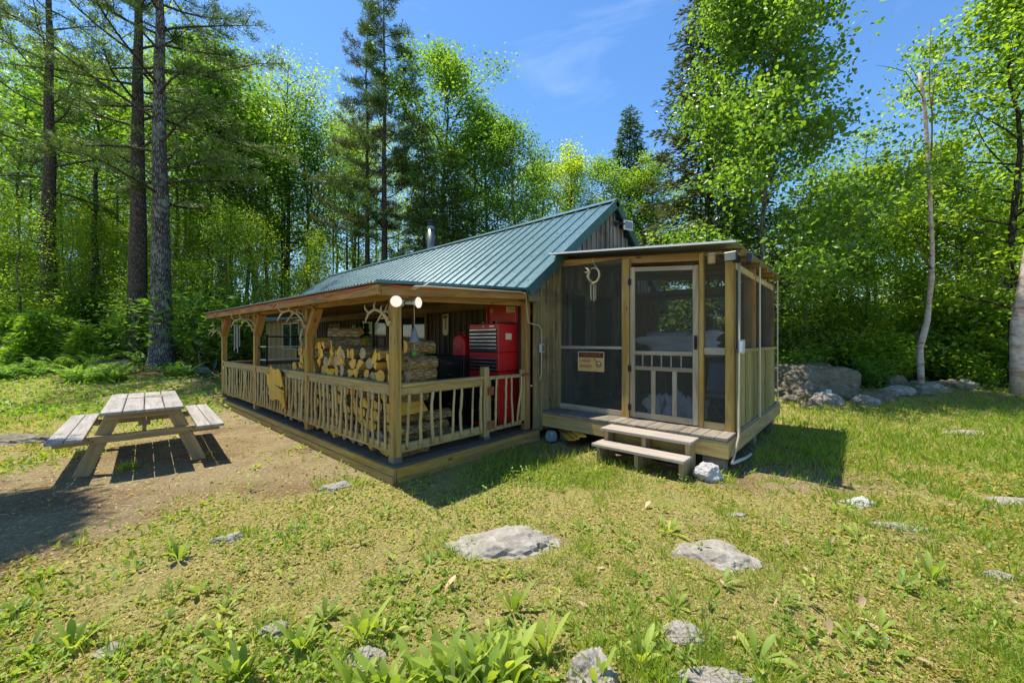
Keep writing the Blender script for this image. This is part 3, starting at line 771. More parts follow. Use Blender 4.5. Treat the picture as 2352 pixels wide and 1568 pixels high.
# ------------------------------------------------------------------ picnic table
tb = thing('picnic_table', 'grey picnic table with attached benches on bare ground', 'picnic table', (0, 0, 0))
TH = .72
def plankset(xs, w, z, L, name):
    m = MB()
    for x in xs: m.box((x-w/2, -L, z-.038), (x+w/2, L, z), 1)
    return m.build(name, M['table'], tb, bevel=.006)
top_ = plankset([-.279, -.093, .093, .279], .176, TH, 1.06, 'tabletop')
plankset([-.71, -.565], .138, .45, 1.08, 'bench'); plankset([.565, .71], .138, .45, 1.08, 'bench')
for y in (-.74, .74):
    m = MB(); m.box((-.35, y-.02, TH-.135), (.35, y+.02, TH-.04), 0); m.build('top_brace', M['tleg'], tb, bevel=.004)
    m = MB(); m.box((-.76, y-.025, .32), (.76, y+.02, .411), 0); m.build('bench_beam', M['tleg'], tb, bevel=.004)
    for s in (-1, 1):
        m = MB(); m.beam((.26*s, y+.045, TH-.045), (.56*s, y+.045, -.10), .04, .14, (1, 0, 0)); m.build('leg', M['tleg'], tb, bevel=.004)
m = MB(); m.box((-.06, -.35, TH-.30), (.06, -.31, TH-.04), 2); m.beam((0, -.30, TH-.07), (0, -.70, .40), .09, .04, (1, 0, 0)); m.beam((0, .30, TH-.07), (0, .70, .40), .09, .04, (1, 0, 0)); m.build('centre_brace', M['tleg'], tb, bevel=.004)
m = MB()
for y in (-.74, .74):
    for x in (-.475, -.445, .445, .475): m.lathe((x, y-.026, .35+.03*(abs(x) > .46)), (0, -1, 0), [(0, .010), (.006, .010)], 8)
    for x in (-.74, -.68, -.59, -.54, .54, .59, .68, .74, -.31, -.25, -.12, -.06, .06, .12, .25, .31):
        z = .4502 if abs(x) > .4 else TH+.0002
        m.lathe((x, y, z), (0, 0, 1), [(0, .006), (.002, .006)], 6)
m.build('bolt', M['rust'], tb)
# dark stain blotch on the boards
def blotch(seed, a, b, ox, oy, z):
    rn = random.Random(seed); pts = []
    for k in range(26):
        t = 2*PI*k/26; r = 1+rn.uniform(-.25, .25)
        pts.append((ox+math.cos(t)*a*r, oy+math.sin(t)*b*r))
    return pts
m = MB(); m.prism(blotch(3, .15, .20, .17, .42, 0), (0, 0, TH+.0005), (1, 0, 0), (0, 1, 0), .0012); m.prism(blotch(5, .17, .05, -.06, .30, 0), (0, 0, TH+.0005), (1, 0, 0), (0, 1, 0), .0010)
m.build('stain', M['deck'], tb)
tb.location = (-1.85, 3.45, terr(-1.85, 3.4)+.055); tb.rotation_euler = (0, 0, -.08)
# ------------------------------------------------------------------ firewood
def log_mesh(kind, seed):
    rn = random.Random(seed); L = rn.uniform(.39, .45); R = rn.uniform(.062, .082)
    n = 12; m = MB()
    if kind == 'round': poly = [(R*math.cos(2*PI*k/n)*rn.uniform(.93, 1.07), R*.95*math.sin(2*PI*k/n)*rn.uniform(.93, 1.07), 0) for k in range(n)]
    elif kind == 'half':
        R *= 1.15; poly = [(R*math.cos(PI*k/8)*rn.uniform(.95, 1.05), R*math.sin(PI*k/8)*rn.uniform(.95, 1.05)-.4*R, 0) for k in range(9)]; poly[-1] = (*poly[-1][:2], 1)
    else:
        R *= 1.45; a0 = .2
        poly = [(R*math.cos(a0+PI*.5*k/5), R*math.sin(a0+PI*.5*k/5), 0) for k in range(6)]
        cx = sum(p[0] for p in poly)/8; cy = sum(p[1] for p in poly)/8
        poly = [(x-cx, y-cy, 0) for x, y, _ in poly]; poly[-1] = (*poly[-1][:2], 1); poly.append((-cx+rn.uniform(-.01, .01), -cy, 1))
    n = len(poly); segs = 5
    for i in range(segs):
        t = i/(segs-1); j = 1+rn.uniform(-.03, .03); bx, by = rn.uniform(-.004, .004), rn.uniform(-.004, .004)
        for (x, y, _) in poly: m.v.append((-L/2+L*t+(rn.uniform(-.006, .006) if i in (0, segs-1) else 0), x*j+bx, y*j+by))
    per = 0
    for i in range(segs-1):
        for k in range(n):
            k2 = (k+1) % n; m.cur = 1 if poly[k][2] == 1 else 0
            m.face((i*n+k, i*n+k2, (i+1)*n+k2, (i+1)*n+k), [(L*i/segs+seed, k*.04), (L*i/segs+seed, k*.04+.04), (L*(i+1)/segs+seed, k*.04+.04), (L*(i+1)/segs+seed, k*.04)])
    m.cur = 1 if kind != 'round' or seed % 3 == 0 else 2
    m.face(list(reversed(range(n))), [(poly[k][0]+seed*.7, poly[k][1]) for k in reversed(range(n))])
    m.face([(segs-1)*n+k for k in range(n)], [(poly[k][0]+seed*.7, poly[k][1]) for k in range(n)])
    me = m.build('firewood_log', [M['logbark'], M['cut'], M['cutgrey']]).data
    o = bpy.data.objects[-1] if False else None
    return me
protos = {k: [log_mesh(k, 11+i*7+j) for j in range(5)] for i, k in enumerate(('round', 'half', 'quarter'))}
for o in [o for o in list(COL.objects) if o.name.startswith('firewood_log')]: bpy.data.objects.remove(o)
def put_log(kind, x, y, z, rx, label, group, rz=0, ry=0, sc=1):
    o = bpy.data.objects.new('firewood_log', random.choice(protos[kind])); COL.objects.link(o)
    o.location = (x, y, z); o.rotation_euler = (rx, ry, rz); o.scale = (1, sc, sc)
    tag(o, label, 'firewood', group); return o
def pile_top(y):
    pts = [(.0, 1.44), (.5, 1.40), (.75, 1.36), (1.2, 1.40), (1.7, 1.44), (1.95, 1.58), (2.3, 1.62), (3.1, 1.60), (3.4, 1.25), (3.8, .8), (4.1, .4)]
    for (a, h0), (b, h1) in zip(pts, pts[1:]):
        if a <= y <= b: return h0+(h1-h0)*(y-a)/(b-a)
    return 0
LB = {'round': 'round bark-covered firewood log in the stack behind the stick railing', 'half': 'half-split yellow firewood log in the stack behind the stick railing', 'quarter': 'wedge-split yellow firewood log in the stack behind the stick railing'}
LT = {'round': 'round firewood log in the heap showing above the porch rail', 'half': 'half-split orange firewood log in the heap showing above the porch rail', 'quarter': 'wedge-split orange firewood log in the heap showing above the porch rail'}
nlog = 0; row = 0; z = .165+.068
while z < 1.66:
    y = .13+(.07 if row % 2 else 0)
    while y < 4.0:
        if z < pile_top(y)+.02:
            up = z > 1.12
            kind = random.choices(('round', 'half', 'quarter'), (.55, .2, .25) if not up else (.38, .22, .40))[0]
            put_log(kind, .31+random.uniform(-.05, .05), y+random.uniform(-.015, .015), z+random.uniform(-.012, .012), random.uniform(0, 6.28),
                    LT[kind] if up else LB[kind], 'firewood heap above the rail' if up else 'firewood stack behind the railing', random.uniform(-.07, .07)*(4 if up else 1), random.uniform(-.1, .1)*up, random.uniform(.85, 1.15)*(1.12 if up else 1)); nlog += 1
        y += .148*random.uniform(.95, 1.07)
    z += .128; row += 1
# second loose row nearer the wall, and single pieces one can point to
for i, (x, y, z, k, s) in enumerate(((.74, .22, .60, 'half', 1.2), (.72, .25, .45, 'round', 1), (.76, .2, .33, 'round', 1.1), (.72, .4, .24, 'half', 1.2), (.8, .55, .40, 'round', 1))):
    put_log(k, x, y, z, 1.2*i, 'firewood piece in the low second row beside the stack', 'low second row of firewood', 0, 0, s)
put_log('half', .46, .18, 1.50, 1.57, 'pale squared split log topmost of the stack beside the corner post', None, .05, 0, 1.0)
put_log('round', .43, .10, 1.30, 0, 'thick mossy round log jutting past the corner post, upper', None, .06, 0, 1.15)
put_log('round', .43, .12, 1.15, 2, 'thick yellow-streaked round log jutting past the corner post, lower', None, .03, 0, 1.25)
for i, (y, z, lab) in enumerate(((2.05, 1.72, 'long orange split log topmost of the tall firewood heap'), (2.0, 1.56, 'smooth orange split log second from the top of the heap'))):
    o = bpy.data.objects.new('firewood_log', protos['half'][i]); COL.objects.link(o); o.location = (.36, y, z); o.rotation_euler = (.25-.3*i, 0, -.80); o.scale = (1.2, 1.35, 1.35); tag(o, lab, 'firewood')

# ------------------------------------------------------------------ yellow wood cut-out hung on the rail
OUT = [(300, 80), (345, 180), (430, 215), (520, 180), (560, 240), (590, 380), (620, 560), (640, 690), (600, 712), (480, 700), (420, 660), (430, 690), (520, 745), (650, 800), (690, 850), (640, 850), (660, 1000), (690, 1230), (650, 1330), (600, 1200), (560, 1140), (520, 1110), (450, 1110), (370, 1170), (310, 1165), (270, 1140), (262, 900), (240, 780), (210, 690), (195, 600), (190, 470), (120, 330), (160, 320), (200, 390), (280, 390), (290, 230)]
m = MB(); m.prism([(4.455-(x-130)*.00195, 1.145-(y-80)*.00060) for x, y in OUT], (-.078, 0, 0), (0, 1, 0), (0, 0, 1), -.022)
o = m.build('wood_cutout', M['slab'], bevel=.004); tag(o, 'jagged orange-yellow wood slab hung on the outside of the rail', 'wood slab')

# ------------------------------------------------------------------ antlers
def antlers(base, d, label, big=1.0, flip=1):
    m = MB(); b = Vector(base); d = Vector(d).normalized(); up = Vector((0, 0, 1)); sd = d.cross(up).normalized()
    def P(a, u, s=0): return b+d*(a*big)+up*(u*big)+sd*(s*big)
    m.tube([P(-.03, 0), P(.02, .03), P(.05, .02)], [.035, .045, .02], 8)
    for s in (-1, 1):
        k = .5+.5*(s+1)
        main = [P(.02, .02, .02*s), P(.03, .12, .06*s), P(.10, .23, .11*s), P(.22, .28, .15*s), P(.34, .22, .17*s), P(.42, .10, .16*s), P(.45, .04, .14*s)]
        m.tube(main, [.024, .021, .019, .018, .015, .010, .003], 7)
        for a0, a1, a2 in (((.10, .23, .11), (.11, .30, .11), (.08, .36, .09)), ((.22, .28, .15), (.22, .36, .17), (.17, .43, .17)), ((.34, .22, .17), (.40, .30, .2), (.40, .38, .21)), ((.03, .12, .06), (.10, .12, .05), (.17, .10, .06))):
            m.tube([P(a0[0], a0[1], a0[2]*s), P(a1[0], a1[1], a1[2]*s), P(a2[0], a2[1], a2[2]*s)], [.015, .011, .003], 6)
    o = m.build('antlers', M['antler'], smooth=True); return tag(o, label, 'antlers')
antlers((-.06, .02, 1.77), (-.35, 1, -.05), 'pale curved antlers on the corner post beside the lamp', .62)
antlers((-.06, 2.53, 1.80), (-.75, .8, .1), 'largest spread of antlers, on the post beside the firewood heap', .85)
antlers((-.06, 5.31, 1.80), (-.8, .8, 0), 'forked antlers on the post above the far railing', .85)
antlers((-.06, 8.08, 1.72), (-.8, .5, -.2), 'small antlers on the farthest porch post', .6)
m = MB(); m.tube([(-.09, 2.56, 1.78), (-.11, 2.62, 1.62), (-.10, 2.57, 1.52), (-.12, 2.66, 1.44), (-.12, 2.58, 1.38), (-.09, 2.52, 1.30)], [.022, .016, .014, .015, .012, .005], 7)
m.tube([(-.12, 2.66, 1.44), (-.12, 2.54, 1.38), (-.11, 2.47, 1.33)], [.011, .009, .003], 6)
tag(m.build('branch', M['antler'], smooth=True), 'crooked bleached branch tied below the largest antlers', 'branch')

# ------------------------------------------------------------------ lamps, cords and cables
fl = thing('porch_lamp', 'twin bulb porch lamp, lit, on the corner post', 'lamp', (.02, -.12, 2.02))
m = MB(); m.lathe((.02, -.055, 2.02), (-.3, -1, 0), [(0, .055), (.05, .055), (.055, .03), (.08, .03)], 14); part(m, 'junction_box', M['tin'], fl, 0)
for a, b_ in (((-.02, -.115, 2.01), (-.13, -.20, 2.02)), ((.05, -.12, 2.015), (.20, -.20, 2.02))):
    A = Vector(a); B_ = Vector(b_)
    m = MB(); m.tube([A, A.lerp(B_, .55)], [.02, .024], 10); p_ = part(m, 'socket', M['pvc'], fl, 0, True)
    dd = (B_-A).normalized()
    if a[0] < 0: dd = Vector((-.60, -.80, -.05)); 
    else: dd = Vector((.42, -.90, 0))
    c0 = A.lerp(B_, .5)
    m = MB(); m.lathe(c0, dd, [(0, .022), (.03, .03), (.075, .062)], 18); q = part(m, 'reflector', M['white'], fl, 0, True)
    m = MB(); m.lathe(c0+Vector(dd).normalized()*.0755, dd, [(0, .063), (.012, .061), (.024, .045), (.03, .01)], 18); part(m, 'bulb', M['bulb'], fl, 0, True)
def cord(name, pts, r, mat, label, cat, n=6):
    m = MB(); m.tube(pts, r, n); return tag(m.build(name, M[mat], smooth=True), label, cat)
pts = []
for k in range(45):
    y = 8.3-k*.19; pts.append((-.345, y, 2.155+zt(y)+.014*math.sin(k*.9)+random.uniform(-.006, .006)-(.03 if k % 11 == 5 else 0)))
for k in range(1, 14): pts.append((-.34+k*.185, -.245, 2.155+k*.0118+.006*math.sin(k*1.3)))
cord('extension_cord', pts, .010, 'cordred', 'red-orange cord strung along the porch fascia', 'cord')
cord('conduit', [(.02, -.10, 2.06), (.03, -.13, 2.12), (.08, -.265, 2.19), (.25, -.275, 2.205), (1.0, -.275, 2.245), (1.9, -.275, 2.30), (2.05, -.25, 2.29), (2.18, -.16, 2.18), (2.22, -.14, 2.0), (2.24, -.14, 1.87), (2.33, -.14, 1.85), (2.50, -.15, 1.83), (2.56, -.16, 1.75), (2.56, -.16, 1.40), (2.56, -.16, 1.05), (2.50, -.16, .95)], .013, 'cream', 'cream cable running from the lamp along the eave to the wall box', 'cable')
cord('wire', [(.02, -.10, 2.10), (.1, -.24, 2.17), (.2, -.28, 2.21), (.3, -.29, 2.28)], .006, 'white', 'short white wire looping up from the porch lamp', 'wire')
bx_ = thing('outlet_box', 'grey outlet box on the board wall beside the porch corner', 'outlet box', (2.57, -.15, 1.46))
m = MB(); m.box((2.51, -.19, 1.39), (2.61, -.142, 1.53)); part(m, 'box', M['pvc'], bx_, .006)
m = MB(); m.box((2.525, -.196, 1.405), (2.595, -.191, 1.515)); part(m, 'cover', M['tin'], bx_, .003)
# hanging bell and sun catcher below the lamp
bl = thing('hanging_bell', 'blue-grey bell hanging on a string beside the porch lamp', 'bell', (.22, -.06, 1.6))
m = MB(); m.tube([(.22, -.05, 2.05), (.22, -.06, 1.72)], .005, 6); part(m, 'string', M['cream'], bl, 0)
m = MB(); m.lathe((.22, -.06, 1.56), (0, 0, 1), [(0, .062), (.012, .06), (.06, .045), (.12, .03), (.17, .014), (.19, .004)], 14); part(m, 'bell_body', M['bluegrey'], bl, 0, True)
m = MB(); m.tube([(.22, -.06, 1.56), (.22, -.06, 1.47)], .004, 5); part(m, 'clapper_cord', M['cream'], bl, 0)
m = MB(); m.lathe((.22, -.075, 1.43), (0, 1, 0), [(0, .028), (.012, .04), (.02, .028)], 14); part(m, 'glass_drop', M['green'], bl, 0, True)

# ------------------------------------------------------------------ tool chest
def zc(y): return 2.45-.001164*y
tc_ = thing('tool_chest', 'tall red tool chest with black drawers and open lid', 'tool chest', (2.1, .51, .165))
cx0, cx1, cy0, cy1 = 1.90, 2.36, .173, .851
for z0, z1, nm in ((.20, 1.09, 'base_cabinet'), (1.10, 1.395, 'middle_chest'), (1.40, 1.85, 'top_chest')):
    m = MB(); m.box((cx0, cy0, z0), (cx1, cy1, z1)); p_ = part(m, nm, M['red'], tc_, .006)
    ls = {'top_chest': (590, 645, 692, 742, 790, 840, 905), 'middle_chest': (985, 1032, 1080, 1130, 1162), 'base_cabinet': (1240, 1380, 1540, 1720, 1880)}[nm]
    for a, b_ in zip(ls, ls[1:]):
        q = MB(); q.box((cx0-.012, cy0+.035, zc(b_)+.006), (cx0-.001, cy1-.03, zc(a)-.002)); q = sub(q.build('drawer', M['black'], bevel=.002), p_)
        h = MB(); h.box((cx0-.022, cy0+.035, zc(a)-.014), (cx0-.0125, cy1-.03, zc(a)-.002)); h = sub(h.build('drawer_pull', M['chrome']), p_)
    if nm == 'top_chest':
        q = MB(); q.box((cx0-.004, cy0+.10, 1.803), (cx0-.001, cy0+.20, 1.818)); sub(q.build('badge', M['chrome']), p_)
        q = MB(); q.lathe((cx0+.0, (cy0+cy1)/2, 1.81), (-1, 0, 0), [(0, .012), (.006, .012)], 10); sub(q.build('lock', M['chrome']), p_)
        q = MB(); q.box((cx0+.16, cy0-.004, 1.60), (cx0+.30, cy0-.001, 1.70)); sub(q.build('sticker', M['palebrown']), p_)
m = MB(); m.box((2.34, .17, 1.88), (2.37, .86, 2.19)); m.box((2.30, .17, 1.87), (2.34, .19, 2.18)); m.box((2.30, .84, 1.87), (2.34, .86, 2.18)); m.box((2.30, .17, 2.17), (2.37, .86, 2.20)); p_ = part(m, 'lid', M['red'], tc_, .004)
q = MB(); q.box((2.334, .21, 2.05), (2.338, .41, 2.15)); sub(q.build('sticker', M['palebrown']), p_)
q = MB()
for i in range(4): q.box((2.331, .225, 2.062+.022*i), (2.3335, .395-.03*(i % 2), 2.070+.022*i))
sub(q.build('sticker_print', M['ink2']), p_)
q = MB(); q.lathe((2.339, .76, 2.10), (-1, 0, 0), [(0, .036), (.004, .036)], 18); sub(q.build('round_decal', M['palebrown']), p_)
q = MB(); q.lathe((2.3345, .76, 2.10), (-1, 0, 0), [(0, .016), (.003, .016)], 14); sub(q.build('decal_print', M['ink2']), p_)
for i, (x, y, s) in enumerate(((2.0, .78, .05), (2.02, .62, .035), (2.08, .45, .045), (2.05, .35, .03))):
    m = MB(); m.tube([(x-.07, y-.04, 1.862+s*.3), (x, y, 1.86+s*.6), (x+.09, y+.06, 1.862+s*.3)], [s*.3, s*.5, s*.3], 7); tag(m.build('hand_tool', M['chrome' if i % 2 else 'blackm'], smooth=True), 'small hand tool lying on top of the red chest', 'tool', 'tools on the chest')
wb = thing('workbench', 'black metal tool cabinet between the firewood and red chest', 'cabinet', (2.08, 1.5, .165))
m = MB(); m.box((1.80, .88, .19), (2.36, 2.16, 1.27)); p_ = part(m, 'body', M['black'], wb, .005)
m = MB(); m.box((1.77, .86, 1.275), (2.37, 2.20, 1.315)); part(m, 'bench_top', M['blackm'], wb, .005)
for y0, y1 in ((.92, 1.50), (1.54, 2.12)):
    for z0, z1 in ((1.06, 1.24), (.86, 1.04), (.56, .84), (.24, .54)):
        q = MB(); q.box((1.785, y0, z0), (1.799, y1, z1)); d0 = sub(q.build('drawer', M['black'], bevel=.003), p_)
        q = MB(); q.box((1.765, (y0+y1)/2-.05, z1-.05), (1.784, (y0+y1)/2+.05, z1-.03)); sub(q.build('drawer_pull', M['chrome']), p_)
gc = thing('gas_can', 'red plastic fuel can on the black cabinet', 'fuel can', (2.0, 1.14, 1.315))
m = MB(); m.prism([(-.15, 0), (.15, 0), (.155, .03), (.155, .26), (.11, .33), (.04, .37), (-.04, .37), (-.12, .33), (-.155, .26), (-.155, .03)], (1.90, 1.14, 1.316), (0, -1, 0), (0, 0, 1), -.17); part(m, 'can_body', M['redplastic'], gc, .02)
m = MB(); m.box((1.892, 1.06, 1.42), (1.899, 1.20, 1.55)); part(m, 'recess_panel', M['red'], gc, .003)
m = MB(); m.tube([(1.98, 1.20, 1.66), (1.98, 1.20, 1.72), (1.98, 1.10, 1.73), (1.98, 1.05, 1.66)], .016, 8); part(m, 'handle', M['redplastic'], gc, 0, True)
m = MB(); m.lathe((1.98, 1.16, 1.68), (0, .15, 1), [(0, .03), (.04, .03), (.05, .018), (.16, .012)], 10); part(m, 'spout', M['blackm'], gc, 0, True)
bt = thing('bottle', 'small bottle with pale label standing on the black cabinet', 'bottle', (1.95, 1.90, 1.315))
m = MB(); m.lathe((1.95, 1.90, 1.316), (0, 0, 1), [(0, .035), (.16, .035), (.2, .016), (.24, .016)], 12); part(m, 'bottle_body', M['blackm'], bt, 0, True)
m = MB(); m.lathe((1.95, 1.90, 1.35), (0, 0, 1), [(0, .0362), (.09, .0362)], 12); part(m, 'bottle_label', M['palebrown'], bt, 0, True)
th = thing('wall_thermometer', 'long pale thermometer plaque on the dark wall', 'thermometer', (2.34, 2.03, 1.7))
m = MB(); m.prism([(-.085, .05), (-.05, .0), (.05, 0), (.085, .05), (.085, .41), (-.085, .41)], (2.335, 2.03, 1.69), (0, -1, 0), (0, 0, 1), .012); part(m, 'plaque', M['palebrown'], th, .003)
m = MB(); m.box((2.318, 2.02, 1.80), (2.322, 2.04, 2.06)); m.box((2.318, 1.97, 2.02), (2.322, 2.09, 2.08)); 
for i in range(7): m.box((2.318, 1.975, 1.80+.03*i), (2.322, 2.005, 1.808+.03*i))
part(m, 'scale', M['ink2'], th, 0)
m = MB(); m.lathe((2.335, 5.83, 1.86), (-1, 0, 0), [(0, .15), (.02, .15), (.03, .12)], 18); o = m.build('wall_dial', M['green']); tag(o, 'round green dial hung on the dark porch wall', 'dial')
m = MB(); m.lathe((2.31, 5.83, 1.86), (-1, 0, 0), [(0, .10), (.012, .10)], 18); q = m.build('dial_face', M['teal']); wparent(q, o)
ln = thing('lantern', 'old wire lantern hung on the dark wall beside the door', 'lantern', (2.3, 6.27, 1.9))
m = MB(); m.lathe((2.27, 5.72-.35, 1.70), (0, 0, 1), [(0, .09), (.05, .09), (.07, .05)], 12); part(m, 'fuel_base', M['blackm'], ln, 0)
m = MB(); m.lathe((2.27, 5.37, 1.775), (0, 0, 1), [(0, .05), (.06, .075), (.14, .06), (.17, .04)], 12); part(m, 'globe', M['teal'], ln, 0, True)
m = MB(); m.lathe((2.27, 5.37, 1.95), (0, 0, 1), [(0, .06), (.04, .07), (.08, .03)], 12); m.tube([(2.27, 5.27, 1.78), (2.27, 5.26, 2.0), (2.27, 5.37, 2.12), (2.27, 5.48, 2.0), (2.27, 5.47, 1.78)], .006, 5); part(m, 'top_and_bail', M['blackm'], ln, 0)
m = MB(); m.lathe((1.35, 3.75, .17), (0, 0, 1), [(0, .24), (.3, .27), (.6, .27), (.9, .25), (.91, .20)], 20); tag(m.build('barrel', M['blue'], smooth=True), 'blue plastic barrel behind the firewood heap', 'barrel')
fs = thing('black_shelf', 'black metal shelf stand at the far end of the porch', 'shelf', (1.2, 7.5, .165))
for x, y in ((.7, 7.2), (1.6, 7.2), (.7, 7.7), (1.6, 7.7)):
    m = MB(); m.box((x-.02, y-.02, .167), (x+.02, y+.02, 1.75), 2); part(m, 'leg', M['black'], fs, 0)
for z, mt in ((.5, 'black'), (1.08, 'white'), (1.42, 'white'), (1.68, 'black')):
    m = MB(); m.box((.68, 7.18, z), (1.62, 7.72, z+.03)); part(m, 'shelf', M[mt], fs, .003)
m = MB(); m.tube([(-.03, 6.75, 2.12), (-.03, 6.75, 1.95)], .004, 5); o = m.build('far_wind_chime', M['cream']); o.name = 'wind_chime'; tag(o, 'thin tube wind chime under the far porch beam', 'wind chime')
for k in range(4):
    m = MB(); a = k*PI/2; m.tube([(-.03+.05*math.cos(a), 6.75+.06*math.sin(a), 1.94), (-.03+.05*math.cos(a), 6.75+.06*math.sin(a), 1.45-.05*k)], .009, 6); wparent(m.build('tube', M['pvc']), o)
m = MB(); m.lathe((-.03, 6.75, 1.94), (0, 0, 1), [(0, .065), (.012, .065)], 12); wparent(m.build('hanger_disc', M['pvc']), o)

# ------------------------------------------------------------------ things on the screened porch
def text(body, size, p, root, mat):
    c = bpy.data.curves.new('lettering', 'FONT'); c.body = body; c.size = size; c.align_x = 'CENTER'; c.align_y = 'CENTER'; c.extrude = .0008
    c.materials.append(mat); t_ = bpy.data.objects.new('lettering', c); COL.objects.link(t_)
    bpy.context.view_layer.update(); me = bpy.data.meshes.new_from_object(t_.evaluated_get(bpy.context.evaluated_depsgraph_get())); bpy.data.objects.remove(t_)
    o = bpy.data.objects.new('lettering', me); COL.objects.link(o)
    o.matrix_basis = Matrix.Translation(p) @ Matrix(((0, 0, -1), (-1, 0, 0), (0, 1, 0))).to_4x4(); wparent(o, root); return o
sx = SX-.012
sg = thing('sign', 'small yellow-brown sign with dark top band on the screen', 'sign', (sx, -.81, 1.25))
m = MB(); m.box((sx, -1.04, 1.097), (sx+.012, -.572, 1.405)); part(m, 'board', M['paper'], sg, .003)
m = MB(); m.box((sx-.003, -1.028, 1.315), (sx-.0005, -.584, 1.393)); part(m, 'band', M['ink'], sg, 0)
m = MB()
for lo, hi in (((-1.042, 1.095), (-.57, 1.103)), ((-1.042, 1.399), (-.57, 1.407)), ((-1.042, 1.1), (-1.034, 1.402)), ((-.578, 1.1), (-.57, 1.402))): m.box((sx-.006, lo[0], lo[1]), (sx+.0, hi[0], hi[1]))
part(m, 'border', M['palebrown'], sg, 0)
text('TURN BACK', .066, (sx-.005, -.806, 1.354), sg, M['redink'])
text('I HEAR', .066, (sx-.002, -.70, 1.258), sg, M['ink']); text('BANJOS', .062, (sx-.002, -.715, 1.172), sg, M['ink'])
m = MB(); m.lathe((sx, -.945, 1.21), (-1, 0, 0), [(0, .05), (.003, .05)], 18); part(m, 'drawn_ring', M['ink'], sg, 0)
m = MB(); m.lathe((sx-.0032, -.945, 1.21), (-1, 0, 0), [(0, .036), (.0015, .036)], 18); part(m, 'drawn_disc', M['palebrown'], sg, 0)
m = MB(); m.beam((sx-.004, -.945, 1.20), (sx-.004, -.86, 1.30), .012, .002, (1, 0, 0)); m.beam((sx-.004, -.975, 1.20), (sx-.004, -.915, 1.195), .016, .002, (1, 0, 0)); part(m, 'drawn_neck', M['ink'], sg, 0)
wc = thing('ring_wind_chime', 'metal wind chime with leaping fish ring, under the porch roof', 'wind chime', (2.80, -.93, 2.4))
cy = -.95
m = MB(); m.tube([(2.85, cy, 2.86), (2.82, cy, 2.80), (2.83, cy-.03, 2.74), (2.83, cy-.075, 2.70)], .006, 6); part(m, 'hook', M['antler'], wc, 0, True)
m = MB(); ring = [(2.83, cy-.0+.105*math.cos(a), 2.585+.105*math.sin(a)) for a in [(-.6+4.9*k/16) for k in range(17)]]
ring = [(2.83, cy-.01-.10*math.cos(-2.3+4.4*k/16), 2.585+.115*math.sin(-2.3+4.4*k/16)) for k in range(17)]
m.tube(ring, [.008+.008*math.sin(PI*k/16) for k in range(17)], 7)
m.tube([(2.83, cy+.02, 2.50), (2.83, cy+.065, 2.52), (2.83, cy+.09, 2.585), (2.83, cy+.06, 2.65), (2.83, cy+.10, 2.70), (2.83, cy+.15, 2.73)], [.012, .02, .024, .016, .02, .003], 8)
m.tube([(2.83, cy+.08, 2.66), (2.83, cy+.12, 2.64), (2.83, cy+.16, 2.66)], [.012, .012, .003], 6)
part(m, 'leaping_fish_ring', M['antler'], wc, 0, True)
m = MB(); m.lathe((2.83, cy, 2.44), (0, 0, 1), [(0, .045), (.01, .045)], 12); m.tube([(2.83, cy, 2.45), (2.83, cy, 2.50)], .004, 5); part(m, 'hanger_disc', M['antler'], wc, 0)
for k in range(5):
    m = MB(); a = k*2*PI/5; m.tube([(2.83+.035*math.cos(a), cy+.042*math.sin(a), 2.43), (2.83+.035*math.cos(a), cy+.042*math.sin(a), 2.19+.02*(k % 3))], .0075, 7); part(m, 'tube', M['cream'], wc, 0)
ff = thing('flood_lamp', 'black twin flood lamp at the corner of the tin roof', 'lamp', (2.8, -2.9, 2.58))
m = MB(); m.box((2.86, -2.93, 2.53), (2.93, -2.85, 2.61)); part(m, 'mount', M['blackm'], ff, .005)
for c, dd in (((2.76, -2.86, 2.585), (-1, .12, -.1)), ((2.88, -3.02, 2.555), (.25, -1, -.1))):
    d = Vector(dd).normalized(); s_ = d.cross(Vector((0, 0, 1))).normalized(); u = s_.cross(d)
    m = MB(); m.frame_box(c, d, s_, u, .03, .07, .055); q = part(m, 'lamp_head', M['black'], ff, .006)
    m = MB(); m.frame_box(Vector(c)+d*.033, d, s_, u, .002, .06, .046); part(m, 'lens', M['tin'], ff, 0)
bh = thing('wood_lamp', 'small wooden cylinder lamp hanging beside the screen door', 'lamp', (2.9, -2.62, 2.6))
m = MB(); m.lathe((2.93, -2.60, 2.56), (0, 0, 1), [(0, .045), (.10, .045)], 14); part(m, 'shade', M['brass'], bh, .004)
m = MB(); m.lathe((2.93, -2.60, 2.663), (0, 0, 1), [(0, .046), (.025, .046), (.03, .02)], 14); m.tube([(2.93, -2.60, 2.68), (3.0, -2.68, 2.70), (3.03, -2.75, 2.66)], .006, 6); part(m, 'top_and_arm', M['cream'], bh, 0)
cord('conduit', [(2.985, -2.90, 2.55), (2.985, -2.895, .52), (2.95, -2.90, .40), (2.60, -2.91, .17)], .014, 'cream', 'cream pipe down the corner of the screened porch', 'pipe', 8)
cord('drain_pipe', [(2.60, -2.91, .165), (3.2, -2.93, .10), (3.5, -2.93, .08)], .018, 'pvc', 'grey pipe lying along the ground below the side wall', 'pipe', 8)
bx_ = thing('outlet_box', 'grey switch box at the corner of the screened porch', 'outlet box', (2.98, -2.92, 1.5))
m = MB(); m.box((2.94, -2.955, 1.42), (3.03, -2.90, 1.59)); part(m, 'box', M['pvc'], bx_, .006)
m = MB(); m.box((2.934, -2.945, 1.44), (2.939, -2.91, 1.57)); part(m, 'cover', M['white'], bx_, .002)
gl = thing('gable_lamp', 'white solar flood lamp high on the grey gable', 'lamp', (5.35, -.2, 4.0))
